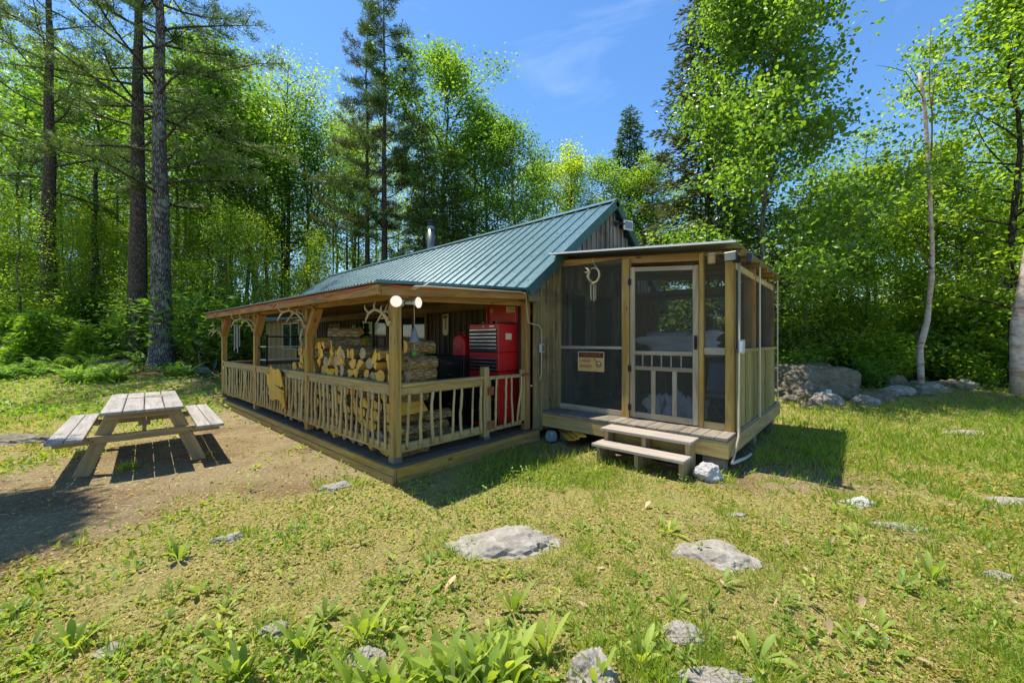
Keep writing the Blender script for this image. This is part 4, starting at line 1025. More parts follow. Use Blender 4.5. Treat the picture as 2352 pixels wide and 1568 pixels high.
m = MB(); m.tube([(5.12, -.14, 4.05), (5.14, -.24, 4.06), (5.24, -.30, 4.05)], .018, 7); m.box((5.08, -.17, 4.0), (5.16, -.142, 4.1)); part(m, 'bracket', M['blackm'], gl, 0)
m = MB(); m.frame_box((5.36, -.32, 4.04), Vector((.94, -.34, 0)), Vector((.34, .94, 0)), Vector((0, 0, 1)), .13, .02, .10); part(m, 'lamp_head', M['white'], gl, .01)
m = MB(); m.frame_box((5.353, -.341, 4.04), Vector((.94, -.34, 0)), Vector((.34, .94, 0)), Vector((0, 0, 1)), .105, .003, .078); part(m, 'lens', M['tin'], gl, 0)
wl_ = thing('wall_lamp', 'amber glowing wall lamp inside the screened porch', 'lamp', (5.6, -.2, 2.1))
m = MB(); m.box((5.55, -.20, 2.0), (5.67, -.15, 2.22)); part(m, 'bracket', M['blackm'], wl_, .004)
m = MB(); m.lathe((5.61, -.26, 2.05), (0, 0, 1), [(0, .03), (.05, .05), (.12, .045)], 10); part(m, 'shade', M['amber'], wl_, 0, True)
def lumpy(name, c, sx_, sy_, sz_, mat, seed, label, cat, group=None, n=4, amp=.28):
    bm = bmesh.new(); bmesh.ops.create_icosphere(bm, subdivisions=n, radius=1)
    for v in bm.verts:
        p = v.co.copy(); q = Vector((max(-.72, min(.72, p.x)), max(-.72, min(.72, p.y)), max(-.6, min(.75, p.z))))*1.3
        k = 1+amp*noise.noise(p*1.6+Vector((seed, 0, 0)))+amp*.4*noise.noise(p*4+Vector((seed, 5, 0)))
        v.co = Vector((q.x*k*sx_, q.y*k*sy_, q.z*k*sz_))
    me = bpy.data.meshes.new(name); bm.to_mesh(me); bm.free(); me.materials.append(M[mat]); me.polygons.foreach_set('use_smooth', [True]*len(me.polygons))
    o = bpy.data.objects.new(name, me); COL.objects.link(o); o.location = c; tag(o, label, cat, group); return o
tt = thing('porch_table', 'dark table inside the screened porch carrying a pale cover', 'table', (4.6, -1.7, DZ))
m = MB(); m.box((4.1, -2.3, 1.28), (5.0, -1.0, 1.32)); part(m, 'tabletop', M['brown'], tt, .004)
for x, y in ((4.15, -2.25), (4.95, -2.25), (4.15, -1.05), (4.95, -1.05)):
    m = MB(); m.box((x-.03, y-.03, DZ+.002), (x+.03, y+.03, 1.279), 2); part(m, 'leg', M['brown'], tt, 0)
lumpy('cover_sheet', (4.45, -1.72, 1.50), .34, .58, .20, 'cloth', 3, 'pale crumpled cover spread on the porch table', 'cloth', amp=.45)
for i, (y, h) in enumerate(((-1.68, .22), (-1.98, .25), (-2.28, .20))):  # pale lumps added to stand for sun patches on the porch floor
    lumpy('sun_patch_lump', (3.45, y, DZ+h*.55), .13, .13, h*.8, 'cloth', 10+i, 'pale lump added for a sun patch on the floor behind the screen door', 'sun_patch_lump', 'sun patch lumps behind the screen door', amp=.75)
ch = thing('folding_chair', 'blue-grey folding chair behind the narrow right screen', 'chair', (3.5, -2.55, DZ))
m = MB(); m.prism([(-.2, 0), (.2, 0), (.22, .42), (-.22, .42)], (3.55, -2.55, .86), (-.3, -.95, 0), (.25, -.1, .95), .02); part(m, 'backrest', M['bluecloth'], ch, .004)
m = MB(); m.box((3.28, -2.75, .82), (3.62, -2.38, .85)); part(m, 'seat', M['bluecloth'], ch, .004)
for a, b_ in (((3.25, -2.40, .445), (3.62, -2.74, .85)), ((3.25, -2.74, .445), (3.62, -2.40, .85)), ((3.64, -2.40, .445), (3.27, -2.74, .85)), ((3.64, -2.74, .445), (3.27, -2.40, .85))):
    m = MB(); m.tube([a, b_], .010, 6); part(m, 'leg', M['black'], ch, 0)
# under the deck
for i in range(6):
    m = MB(); p0 = Vector((2.46+.03*(i % 3), -.78-.04*i, .10+.035*(i//2))); m.beam(p0, p0+Vector((.35, .42, .02)), .07, .022); tag(m.build('board_offcut', M['slab']), 'orange board offcut heaped under the edge of the porch deck', 'board', 'board offcuts under the deck')
lumpy('ball', (2.47, -.42, .09), .072, .072, .085, 'teal', 4, 'teal ball lying between the two porch decks', 'ball', amp=.03)
# ------------------------------------------------------------------ rocks
ROCKS = []
def rock(name, c, sx_, sy_, sz_, rz, mat, seed, label, cat='rock', group=None, amp=.35, sub_=5, planes=None):
    bm = bmesh.new(); bmesh.ops.create_icosphere(bm, subdivisions=sub_, radius=1)
    dirs = [Vector((random.Random(seed*31+i).gauss(0, 1), random.Random(seed*57+i).gauss(0, 1), random.Random(seed*91+i).gauss(0, .8))).normalized() for i in range(11)]
    hts = [random.Random(seed*13+i).uniform(.62, .95) for i in range(11)]
    if planes: dirs = [Vector(q[:3]).normalized() for q in planes]; hts = [q[3] for q in planes]
    for v in bm.verts:
        p = v.co.normalized(); r = 1.0 if not planes else 1.35
        for d, h in zip(dirs, hts):
            q = p.dot(d)
            if q > .05: r = min(r, h/q)
        r *= 1+amp*.5*noise.noise(p*1.4+Vector((seed*3.1, 0, 0)))+amp*.22*noise.noise(p*4.3+Vector((0, seed, 0)))+amp*.13*noise.noise(p*11+Vector((0, 0, seed)))+amp*.07*noise.noise(p*27+Vector((seed, 0, seed)))
        v.co = Vector((p.x*r*sx_, p.y*r*sy_, p.z*r*sz_))
    me = bpy.data.meshes.new(name); bm.to_mesh(me); bm.free(); me.materials.append(M[mat])
    ROCKS.append((c, sx_, sy_, rz))
    o = bpy.data.objects.new(name, me); COL.objects.link(o); o.location = c; o.rotation_euler = (0, 0, rz)
    return tag(o, label, cat, group)
VA = math.atan2(RT.y, RT.x)
def grock(px, py, w, dp, h, mat, seed, label, sink=.45, rot=0, group=None, name='rock', amp=.5):
    p = G(px, py); return rock(name, (p.x, p.y, p.z-h*sink*(.95 if w > .5 else .45)), w/2*1.3, dp/2*1.3, h*.80, VA+rot, mat, seed, label, 'rock', group, amp)
grock(1165, 1252, .86, .50, .30, 'rock', 1, 'widest flat grey rock in the middle of the lawn', .55, -.08)
grock(1640, 1276, .58, .42, .20, 'rock', 2, 'pale grey rock with ridged top between the steps and foreground', .5, -.45)
grock(1365, 1560, .26, .22, .22, 'rock', 3, 'rounded grey rock cut by the bottom edge of the photo', .35)
grock(1640, 1560, .40, .10, .07, 'rock', 4, 'long flat stone edge beside the rounded bottom rock', .5)
grock(1565, 1462, .20, .14, .10, 'rock', 5, 'small grey rock between grass tufts above the long flat stone', .45)
grock(770, 1120, .30, .20, .12, 'rock', 6, 'flat pale rock beside the near deck corner', .5)
grock(520, 1240, .19, .12, .09, 'rock', 7, 'small pale stone in the weeds at the dirt edge', .5, .3)
grock(1965, 1155, .26, .16, .12, 'rockwhite', 8, 'whitish rock on the right lawn nearest the steps', .5)
grock(2055, 1210, .36, .12, .07, 'rock', 9, 'long low rock sunk in the right lawn', .5, -.25)
grock(2300, 1150, .62, .26, .20, 'rock', 10, 'large pale rock at the right edge of the lawn', .55, -.3)
grock(2220, 994, .90, .30, .12, 'rock', 11, 'broad flat rock in the green grass near the stone row', .6)
rock('rock', (2.36, -2.74, .04), .19, .15, .15, VA, 'rockwhite', 12, 'black and white rock beside the right end of the steps')
grock(60, 1012, .95, .5, .30, 'rockdark', 13, 'layered grey rock at the left edge by the picnic table', .45)
grock(250, 1495, .17, .09, .05, 'rock', 14, 'flat stone half buried in the lower left weeds', .5)
grock(630, 1455, .13, .10, .09, 'rock', 15, 'rough grey stone among the lower left weeds', .4)
grock(835, 1520, .17, .13, .10, 'rock', 16, 'dark grey stone behind the tall weed clump', .45)
grock(1690, 1183, .20, .10, .04, 'rock', 17, 'thin flat stone in the dry grass below the steps', .5)
grock(2290, 1325, .18, .10, .06, 'rock', 18, 'pale stone in the lower right grass', .5)
grock(300, 1078, .09, .07, .06, 'rockdark', 19, 'small stone under the picnic table', .4)
grock(230, 846, .75, .5, .55, 'rockdark', 20, 'blue-grey rock among the ferns left of the pines', .35)
grock(270, 828, 1.4, .8, .8, 'rockdark', 21, 'mossy boulder at the foot of the tall pines', .5)
grock(455, 850, 1.0, .6, .35, 'rockdark', 22, 'dark low rock between the pines and the porch', .5)
b1 = at(1872, 868, 10.9)
rock('boulder', (b1.x, b1.y, .38), 1.16, .85, .68, VA+.05, 'rockdark', 31, 'huge flat-topped boulder beyond the screened porch', 'boulder', None, .30, 6, [(0, -.06, 1, .70), (.1, -1, .12, .72), (1, -.25, .05, .86), (-1, -.2, .15, .92), (0, 1, .1, .9), (.7, -.7, .1, .88), (-.6, -.5, .75, .84), (.5, -.2, .9, .86), (0, 0, -1, .9)])
grock(1790, 905, .9, .7, .75, 'rockdark', 32, 'shaded rock between the porch wall and the huge boulder', .35)
grock(2060, 890, .6, .4, .62, 'rockdark', 33, 'dark leaning stone in the shrubs behind the stone row', .3)
k = 0
for px, py, w, h in ((1845, 918, .34, .2), (1880, 925, .30, .22), (1860, 938, .32, .16), (1915, 930, .30, .2), (1950, 918, .4, .14), (1985, 928, .42, .16), (2025, 915, .45, .15), (2060, 905, .5, .16), (2105, 905, .45, .13), (2140, 898, .6, .18), (2185, 893, .6, .2), (2225, 890, .55, .22), (2255, 886, .4, .2), (2120, 890, .5, .16), (1815, 925, .3, .2)):
    k += 1; grock(px, py, w*1.35, w*.9, h*1.5, 'rockdark' if k % 2 else 'rock', 40+k, 'flat stone in the low row edging the right lawn', -.15, random.uniform(-.4, .4), 'low row of stones')
sp = G(1903, 915)
lumpy('stake_light', (sp.x, sp.y, sp.z+.16), .062, .062, .075, 'white', 5, 'white ball on a stake at the end of the stone row', 'garden light', amp=.03)

sk_ = MB(); sk_.tube([(0, 0, -.2), (0, 0, -.05)], .012, 6); q = sk_.build('stake', M['black']); q.parent = bpy.data.objects['stake_light']
# ------------------------------------------------------------------ trees
def limb(m, p, d, L, r, bend, n=6, sides=5, droop=0):
    # a curving limb; returns the points along it
    pts = [Vector(p)]; d = Vector(d).normalized(); st = L/n
    w = Vector((random.gauss(0, 1), random.gauss(0, 1), random.gauss(0, .6)))*bend
    for i in range(n):
        d = (d+w*.25+Vector((random.gauss(0, 1), random.gauss(0, 1), random.gauss(0, 1)))*bend*.35+Vector((0, 0, droop))).normalized()
        pts.append(pts[-1]+d*st)
    if m is not None: m.tube(pts, [max(r*(1-i/n)**.8, r*.12) for i in range(n+1)], sides, False)
    return pts
def leaves_at(C, per, spread, flat=.6):
    C = np.asarray(C, float); P = np.repeat(C, per, 0); n = len(P)
    P = P+rng.normal(size=(n, 3))*np.array([spread, spread, spread*flat])
    return P
class Tree: pass
def trunk_path(H, lean=.03, n=10, wob=.05):
    lx, ly = random.uniform(-lean, lean), random.uniform(-lean, lean); pts = []
    for i in range(n+1):
        t = i/n; pts.append(Vector((lx*H*t+random.gauss(0, wob)*t, ly*H*t+random.gauss(0, wob)*t, H*t-(.3 if i == 0 else 0))))
    return pts
def along(pts, t):
    f = t*(len(pts)-1); i = min(int(f), len(pts)-2); return pts[i].lerp(pts[i+1], f-i)
def decid(name, H, R, base, tr, nb, per, leaf, mat, bark, spread=.30, shape='oval', six=False, rise=.55, sub_n=4, leafw=.62, lean=.03, droop=.35):
    m = MB(); tp_ = trunk_path(H*.97, lean, 10, .05+.004*H)
    rad = [tr*((1-i/10)**.85*.92+.08) for i in range(11)]; rad[0] = tr*1.3
    m.tube(tp_, rad, 9, False)
    C = []
    for b in range(nb):
        t = base+(1-base)*((b+random.random()*.8)/nb)**.9*.97
        q = (t-base)/(1-base)
        if shape == 'oval': pr_ = max(.22, math.sin(PI*min(1, .14+q*.86))**.7)
        elif shape == 'cone': pr_ = 1.02-q*.82
        elif shape == 'hero': pr_ = min(1.0, .72+q*1.2)*(1.06-.70*q**1.1)
        else: pr_ = max(.25, 1-.35*abs(q-.4)-.5*q*q)
        L = R*pr_*random.uniform(.65, 1.12); a = b*2.4+random.uniform(-.5, .5)
        up = rise*random.uniform(.5, 1.5)+q*.5
        p0 = along(tp_, t); d = Vector((math.cos(a), math.sin(a), up))
        pts = limb(m, p0, d, L, tr*.38*(1-q*.6), .22, 6, 5, -.03)
        for s in range(sub_n):
            u = random.uniform(.3, .95); ps = along(pts, u)
            d2 = (pts[-1]-pts[0]).normalized()+Vector((random.gauss(0, .7), random.gauss(0, .7), random.gauss(.1, .35)))
            q2 = limb(m, ps, d2, L*random.uniform(.25, .5), tr*.1, .3, 4, 4)
            C += [q2[1], q2[2], q2[3], q2[4], q2[4]]
        C += [along(pts, .5), along(pts, .7), pts[-1], pts[-1]]
    top = tp_[-1]; C += [top, top+Vector((0, 0, .2)), top-Vector((0, 0, .3))]
    C = np.array([tuple(c) for c in C])
    keep = rng.random(len(C)) > .12; C = C[keep]
    P = leaves_at(C, per, spread)
    n = len(P)
    D = rng.normal(size=(n, 3)); D[:, 2] = D[:, 2]*.45-droop; N = rng.normal(size=(n, 3))*.75+np.array([0, 0, .8])
    L = leaf*rng.uniform(.65, 1.2, n)
    me = leaf_mesh(name+'_crown', P, D, nrm(N), L, L*leafw, M[mat], six)
    tm = bpy.data.objects  # noqa
    o = m.build('trunk', M[bark], None, True); tme = o.data; bpy.data.objects.remove(o)
    t = Tree(); t.trunk = tme; t.crown = me; t.H = H; t.name = name; return t
def tuft_mesh(name, C, Dd, per, L, w, mat, cone=.75):
    # needle tufts: thin blades fanning out from each point
    C = np.asarray(C, float); n = len(C)*per
    P = np.repeat(C, per, 0); D = np.repeat(nrm(np.asarray(Dd, float)), per, 0)+rng.normal(size=(n, 3))*cone
    P = P+rng.normal(size=(n, 3))*L*.35
    return leaf_mesh(name, P, D, nrm(rng.normal(size=(n, 3))+np.array([0, 0, .4])), L*rng.uniform(.7, 1.25, n), w, M[mat], False, .05)
def pine(name, H, tr, base, R, nb, bark, mat, dens=1.0, tuft=.17, per=16, az=None, dead=8, lean=.01, top=1.0):
    m = MB(); tp_ = trunk_path(H, lean, 12, .04)
    rad = [tr*((1-i/12)*.88+.08) for i in range(13)]; rad[0] = tr*1.45
    ip = tp_[0].lerp(tp_[1], .35); tp_.insert(1, ip); rad.insert(1, tr*1.02)
    m.tube(tp_, rad, 14, False); m.cur = 1
    C = []; Dd = []
    for b in range(nb+dead):
        isd = b >= nb
        t = base+(top-base)*((b+random.random())/nb) if not isd else random.uniform(.12, base+.12)
        t = min(t, .985); q = max(0, (t-base)/(1-base))
        L = R*(1.0-.72*q**1.5)*random.uniform(.6, 1.15) if not isd else R*random.uniform(.12, .5)
        a = (b*2.4+random.uniform(-.6, .6)) if az is None else random.gauss(az, 1.4)
        p0 = along(tp_, t); d = Vector((math.cos(a), math.sin(a), random.uniform(-.05, .35)))
        pts = limb(m, p0, d, L, tr*(.17 if not isd else .07)*(1-.5*q), .2, 8, 5, .02)
        for s in range(7 if not isd else 4):
            u = .28+.7*(s+random.random())/7; ps = along(pts, min(.99, u)); sgn = 1 if s % 2 else -1
            ax = (pts[-1]-pts[0]).normalized(); sd = ax.cross(Vector((0, 0, 1))).normalized()*sgn
            L2 = L*random.uniform(.16, .36)*(1.15-u*.5)
            q2 = limb(m, ps, ax*.7+sd*.8+Vector((0, 0, random.uniform(-.1, .3))), L2, tr*.045, .22, 4, 4)
            if isd: continue
            k = max(3, int(L2*9*dens))
            for j in range(k):
                v = .15+.85*(j+random.random())/k; c = along(q2, min(.99, v))
                C.append(tuple(c+Vector((random.gauss(0, .10), random.gauss(0, .10), random.gauss(.03, .06))))); dv = ax*.5+sd*.5+Vector((random.gauss(0, .4), random.gauss(0, .4), .35)); Dd.append(tuple(dv))
        if not isd:
            k = int(L*5*dens)
            for j in range(k):
                c = along(pts, .45+.54*random.random()); C.append(tuple(c+Vector((random.gauss(0, .1), random.gauss(0, .1), .04)))); Dd.append((d.x*.6, d.y*.6, .4))
    me = tuft_mesh(name+'_crown', C, Dd, per, tuft, tuft*.14, mat)
    o = m.build('trunk', [M[bark], M['trunk']], None, True); tme = o.data; bpy.data.objects.remove(o)
    t = Tree(); t.trunk = tme; t.crown = me; t.H = H; t.name = name; return t
def spruce(name, H, R, tr, mat, base=.06, lay=34, dens=1.0, bark='trunk'):
    m = MB(); tp_ = trunk_path(H, .006, 10, .03); m.tube(tp_, [tr*(1-i/10.4) for i in range(11)], 8, False)
    C = []; Dd = []
    for l in range(lay):
        t = base+(1-base)*(l+.3*random.random())/lay; q = (t-base)/(1-base)
        for k in range(6):
            L = R*(1.03-q)**.85*random.uniform(.7, 1.12); a = k*PI/3+l*.7+random.uniform(-.3, .3)
            p0 = along(tp_, min(t, .99)); d = Vector((math.cos(a), math.sin(a), .15*q-.12+random.uniform(-.1, .1)))
            pts = limb(m, p0, d, L, tr*.12, .1, 5, 4, -.015+.05*q)
            n = max(4, int(L*26*dens)); ax = d.normalized(); sd = ax.cross(Vector((0, 0, 1))).normalized()
            for j in range(n):
                v = .12+.88*random.random(); c = along(pts, min(.99, v)); w = (1-v)*L*.32+.05
                o_ = random.uniform(-1, 1)*w
                C.append(tuple(c+sd*o_+ax*abs(o_)*.4+Vector((0, 0, random.gauss(-.03, .035))))); Dd.append(tuple(ax*.7+sd*(o_/w)*.8+Vector((0, 0, -.15))))
    me = tuft_mesh(name+'_crown', C, Dd, 4, .20, .055, mat, .45)
    o = m.build('trunk', M[bark], None, True); tme = o.data; bpy.data.objects.remove(o)
    t = Tree(); t.trunk = tme; t.crown = me; t.H = H; t.name = name; return t
def place(t, pos, h, label, group=None, rz=None, sxy=None, cat='tree', name=None, sink=0):
    s = h/t.H; k = sxy or s
    o = thing(name or t.name, label, cat, (pos[0], pos[1], pos[2]-sink), random.uniform(0, 6.28) if rz is None else rz, group); o.scale = (k, k, s)
    for nm, me in (('trunk', t.trunk), ('crown', t.crown)):
        c = bpy.data.objects.new(nm, me); COL.objects.link(c); c.parent = o
    return o
def gpos(px, d):
    r = (px-1176)/FOC*d; x, y = xy(r, d); return Vector((x, y, terr(x, y)))
def hfor(px, ytop, d):
    p = gpos(px, d); return CAM.z-p.z+(784-ytop)/FOC*d

# the three white pines left
PA = pine('pine_tree', 19, .37, .36, 5.0, 40, 'pinebark2', 'needle', 1.25, .16, 16, None, 16)
PB = pine('pine_tree', 20, .36, .50, 4.6, 30, 'pinebark', 'needle', 1.0, .16, 16, None, 10)
PC = pine('pine_tree', 21, .34, .40, 4.8, 34, 'pinebark', 'needle', 1.0, .17, 15, None, 16)
place(PA, gpos(371, 14.6), 19, 'thick lichen-grey pine, the right one of the close pair', rz=1.2)
place(PB, gpos(316, 15.6), 20, 'thick dark-barked pine, the left one of the close pair', rz=3.0)
place(PC, gpos(110, 18.0), 21, 'tall straight pine standing alone near the left edge', rz=.4)
# tall thin pines behind the roof
PD = pine('pine_tree', 20, .20, .42, 2.9, 44, 'pinebark', 'brownneedle', 1.2, .18, 15, None, 22)
PE = pine('pine_tree', 20, .22, .36, 3.3, 52, 'pinebark', 'hemlock', 1.5, .19, 16, None, 16)
place(PD, gpos(845, 21.5), 19, 'slimmer brown-needled pine behind the roof, left of its taller neighbour', rz=2)
place(PE, gpos(882, 20.5), 20.5, 'tall dark conifer rising straight behind the stove pipe', rz=1)
# leaf kinds
DA = decid('leafy_tree', 15, 3.3, .30, .15, 28, 20, .15, 'lf_yel', 'trunk', .38)
DB = decid('leafy_tree', 14, 3.0, .25, .13, 28, 20, .145, 'lf_mid', 'trunk2', .38)
DC = decid('leafy_tree', 16, 3.6, .38, .16, 28, 24, .155, 'lf_mid', 'trunk', .40)
DD = decid('leafy_tree', 12, 2.6, .12, .10, 28, 13, .16, 'lf_yel', 'trunk2', .36, 'cone')
DE = decid('leafy_tree', 17, 3.2, .55, .14, 18, 14, .17, 'lf_yel', 'trunk', .40)
DF = decid('leafy_tree', 9, 2.3, .08, .07, 26, 14, .135, 'lf_yel', 'trunk2', .30, 'round')
DS = decid('slim_tree', 14, 1.7, .42, .085, 20, 6, .155, 'lf_mid', 'trunk', .40)
SP = spruce('spruce_tree', 13, 2.1, .14, 'hemlock')
SP2 = spruce('spruce_tree', 16, 2.6, .18, 'brownneedle', .1, 34, .8)
HM = spruce('hemlock_tree', 14, 2.8, .16, 'hemlock', .08, 30, .9)
EA = decid('leafy_tree', 15, 3.2, .22, .12, 26, 9, .125, 'lf_yel', 'trunk', .46)
EB = decid('leafy_tree', 14, 2.9, .16, .11, 28, 9, .12, 'lf_mid', 'trunk2', .44)
EC = decid('leafy_tree', 16, 3.4, .34, .13, 24, 10, .13, 'lf_yel', 'trunk', .48)
ED = decid('leafy_tree', 12, 2.6, .08, .08, 30, 9, .12, 'lf_yel', 'trunk2', .42, 'cone')
EF = decid('leafy_tree', 7, 2.1, .06, .05, 26, 9, .105, 'lf_yel', 'trunk2', .34, 'round')
EG = decid('leafy_tree', 7.5, 2.0, .05, .05, 26, 9, .10, 'lf_mid', 'trunk', .34, 'round')
# hero birch-leaved tree behind the screened porch
HB = decid('broadleaf_tree', 10.6, 2.95, .13, .085, 56, 22, .105, 'lf_birch', 'trunk2', .25, 'hero', True, .50, 5, .68, .005, .55)
place(HB, gpos(1755, 12.0), hfor(1755, -75, 12.0), 'big sunlit broad-leaved tree right behind the screened porch', rz=.6)
HB2 = decid('broadleaf_tree', 9, 2.3, .08, .06, 36, 12, .12, 'lf_yel', 'trunk2', .26, 'oval', True, .45, 5, .66, .01, .5)
HM2 = decid('maple_tree', 11.5, 3.1, .12, .11, 44, 15, .12, 'lf_maple', 'trunk', .32, 'oval', True, .35, 5, .75, .01, .35)
place(HM2, gpos(2330, 11.2), hfor(2330, -40, 11.2), 'tall yellow-green maple filling the right edge', rz=1.0)
place(HB2, gpos(2150, 13.5), hfor(2150, 330, 13.5), 'leafy tree standing just behind the dead birch', rz=2)
place(HB2, gpos(2010, 14.0), hfor(2010, 370, 14.0), 'leafy tree between the big broad-leaved tree and the dead birch', rz=4)
place(SP, gpos(1446, 26), hfor(1446, 245, 26), 'small pointed spruce against the sky right of the ridge', rz=1, sxy=1.7)
place(SP2, gpos(1625, 15.0), hfor(1625, -150, 15.0), 'tall dark conifer half hidden behind the big broad-leaved tree', rz=2.2, sxy=1.3)
place(DC, gpos(1010, 23), hfor(1010, 105, 23), 'tall round-topped tree against the sky behind the stove pipe', rz=.3)
place(HM, gpos(975, 19), hfor(975, 290, 19), 'dense dark hemlock behind the stove pipe', rz=1)
place(HM, gpos(1040, 20.5), hfor(1040, 330, 20.5), 'dark hemlock right of the stove pipe', rz=3)
place(DB, gpos(1190, 22), hfor(1190, 275, 22), 'pale-leaved tree with open crown above the middle of the ridge', rz=2)
place(DA, gpos(1320, 23), hfor(1320, 335, 23), 'yellow-green tree right behind the highest end of the ridge', rz=1)
place(EC, gpos(655, 24), hfor(655, 110, 24), 'tall pale green tree whose top shows between the pines', rz=5)
place(DB, gpos(1075, 22.5), hfor(1075, 225, 22.5), 'mid-green tree filling in right of the stove pipe', rz=5)
place(DA, gpos(1125, 24), hfor(1125, 290, 24), 'yellow-green tree peeping over the middle of the ridge', rz=2.5)
place(DB, gpos(1255, 25), hfor(1255, 350, 25), 'low mid-green tree in the dip of the skyline over the ridge', rz=.7)
place(DA, gpos(1500, 24), hfor(1500, 350, 24), 'yellow-green tree right of the small pointed spruce', rz=.2)
place(DB, gpos(1400, 24), hfor(1400, 360, 24), 'leafy tree left of the small pointed spruce', rz=1.9)
place(EA, gpos(590, 26), hfor(590, 130, 26), 'leafy tree against the sky left of the pale green one', rz=1.1)
place(DB, gpos(1390, 19), hfor(1390, 480, 19), 'low leafy tree touching the gable peak', rz=4)
# skyline of the woods at each place in the photo, for the trees that fill them
SK = [(-700, -200), (0, -200), (480, -60), (560, 120), (690, 110), (740, 60), (940, 60), (1000, 180), (1080, 240), (1120, 300), (1150, 330), (1240, 350), (1260, 400), (1300, 380), (1380, 400), (1420, 420), (1500, 420), (1560, 330), (1700, 330), (1980, 400), (2060, 400), (2150, 380), (2220, 260), (2352, 60), (3100, -300)]
def skyl(px):
    for (a, h0), (b, h1) in zip(SK, SK[1:]):
        if a <= px <= b: return h0+(h1-h0)*(px-a)/(b-a)
    return 0
GW = {'l': ('leafy trees in the woods left of the cabin', 'leafy tree in the sunlit woods left of the cabin'), 'm': ('leafy trees in the woods behind the cabin', 'leafy tree in the woods behind the cabin roof'), 'r': ('leafy trees in the woods right of the porch', 'leafy tree in the bright woods right of the screened porch')}
used = []
def free(p, mind):
    for q in used:
        if (q-p).length < mind: return False
    used.append(p); return True
def incabin(p): return -.8 < p.x < 8.6 and -3.5 < p.y < 14.6
n_t = 0
for i in range(900):
    if n_t >= 150: break
    px = random.uniform(-900, 3100); d = random.uniform(17.5, 40)**1.0
    if px > 1900: d = random.uniform(12.5, 30)
    p = gpos(px, d)
    if incabin(p) or (720 < px < 1480 and d < 21) or (50 < px < 170 and d < 22): continue
    if not free(p, (2.3 if d < 25 else 2.9)*1.0): continue
    z = 'l' if px < 720 else ('m' if px < 1480 else 'r')
    y = skyl(px)+random.uniform(20, 240)*(1 if random.random() < .55 else 2.1)
    h = CAM.z-p.z+(784-y)/FOC*d; h = max(4.0, min(h, 22))
    if px < 720 and d < 23.5: h = min(h, random.uniform(4, 7.5))
    t = random.choice((EA, EA, EB, EC, ED, ED, EC, DS) if h > 9 else (ED, EF, EG, EF))
    g = GW[z]
    k = h/t.H
    place(t, p, h, g[1] if t is not DS else g[1].replace('leafy', 'slim-trunked'), g[0] if t is not DS else g[0].replace('leafy', 'slim'), None, max(k, .75) if k < 1.3 else 1.3); n_t += 1
# sunlit saplings with leaves down to the ground, in front of the taller woods
for i in range(130):
    px = random.uniform(-350, 735) if i < 100 else random.uniform(1790, 2900); d = random.uniform(16.2, 30) if i < 100 else random.uniform(12.4, 17)
    p = gpos(px, d)
    if incabin(p) or (280 < px < 420 and d < 17.5) or (60 < px < 160 and d < 19): continue
    h = random.uniform(3.0, 7.5)+max(0, d-20)*.4; g = 'l' if i < 100 else 'r'
    place(random.choice((EF, EG, EF, ED)), p, h, 'sunlit sapling leafy to the ground at the left wood edge' if g == 'l' else 'sunlit sapling leafy to the ground at the right wood edge', 'saplings at the left wood edge' if g == 'l' else 'saplings at the right wood edge', None, random.uniform(.6, .85))
# slim dark trunks among them, where the photo shows them
for px, wpx, d in ((205, 15, 20), (396, 9, 20), (415, 8, 22), (467, 11, 19.5), (482, 7, 21), (496, 13, 20), (507, 9, 22.5), (539, 8, 24), (562, 10, 21), (615, 8, 22), (660, 6, 25), (585, 5, 24), (640, 7, 23), (440, 6, 22), (525, 6, 21), (350, 6, 23), (60, 6, 22), (230, 7, 22), (720, 6, 24), (790, 6, 23), (760, 5, 25), (30, 9, 21), (150, 6, 24), (260, 7, 24), (700, 7, 24), (1990, 5, 15), (2060, 6, 17), (2220, 7, 14), (2310, 10, 13), (1850, 6, 15), (1930, 5, 17)):
    p = gpos(px, d); h = random.uniform(14, 18) if px < 1500 else random.uniform(8, 10)
    dia = wpx/FOC*d
    place(DS, p, h, 'slim dark-trunked tree in the shade left of the cabin' if px < 1500 else 'slim bare-stemmed tree right of the screened porch', 'slim dark trunks left of the cabin' if px < 1500 else 'slim stems right of the porch', None, dia/.17*1.0 if dia/.17 > .8 else .8)
x_, y_ = xy(-6.75, 4.3); place(decid('leafy_tree', 9.6, .75, .64, .06, 22, 30, .11, 'lf_mid', 'trunk', .17, 'round'), (x_, y_, 0), 9.6, 'small-crowned tree standing beside the clearing left of the picnic table')
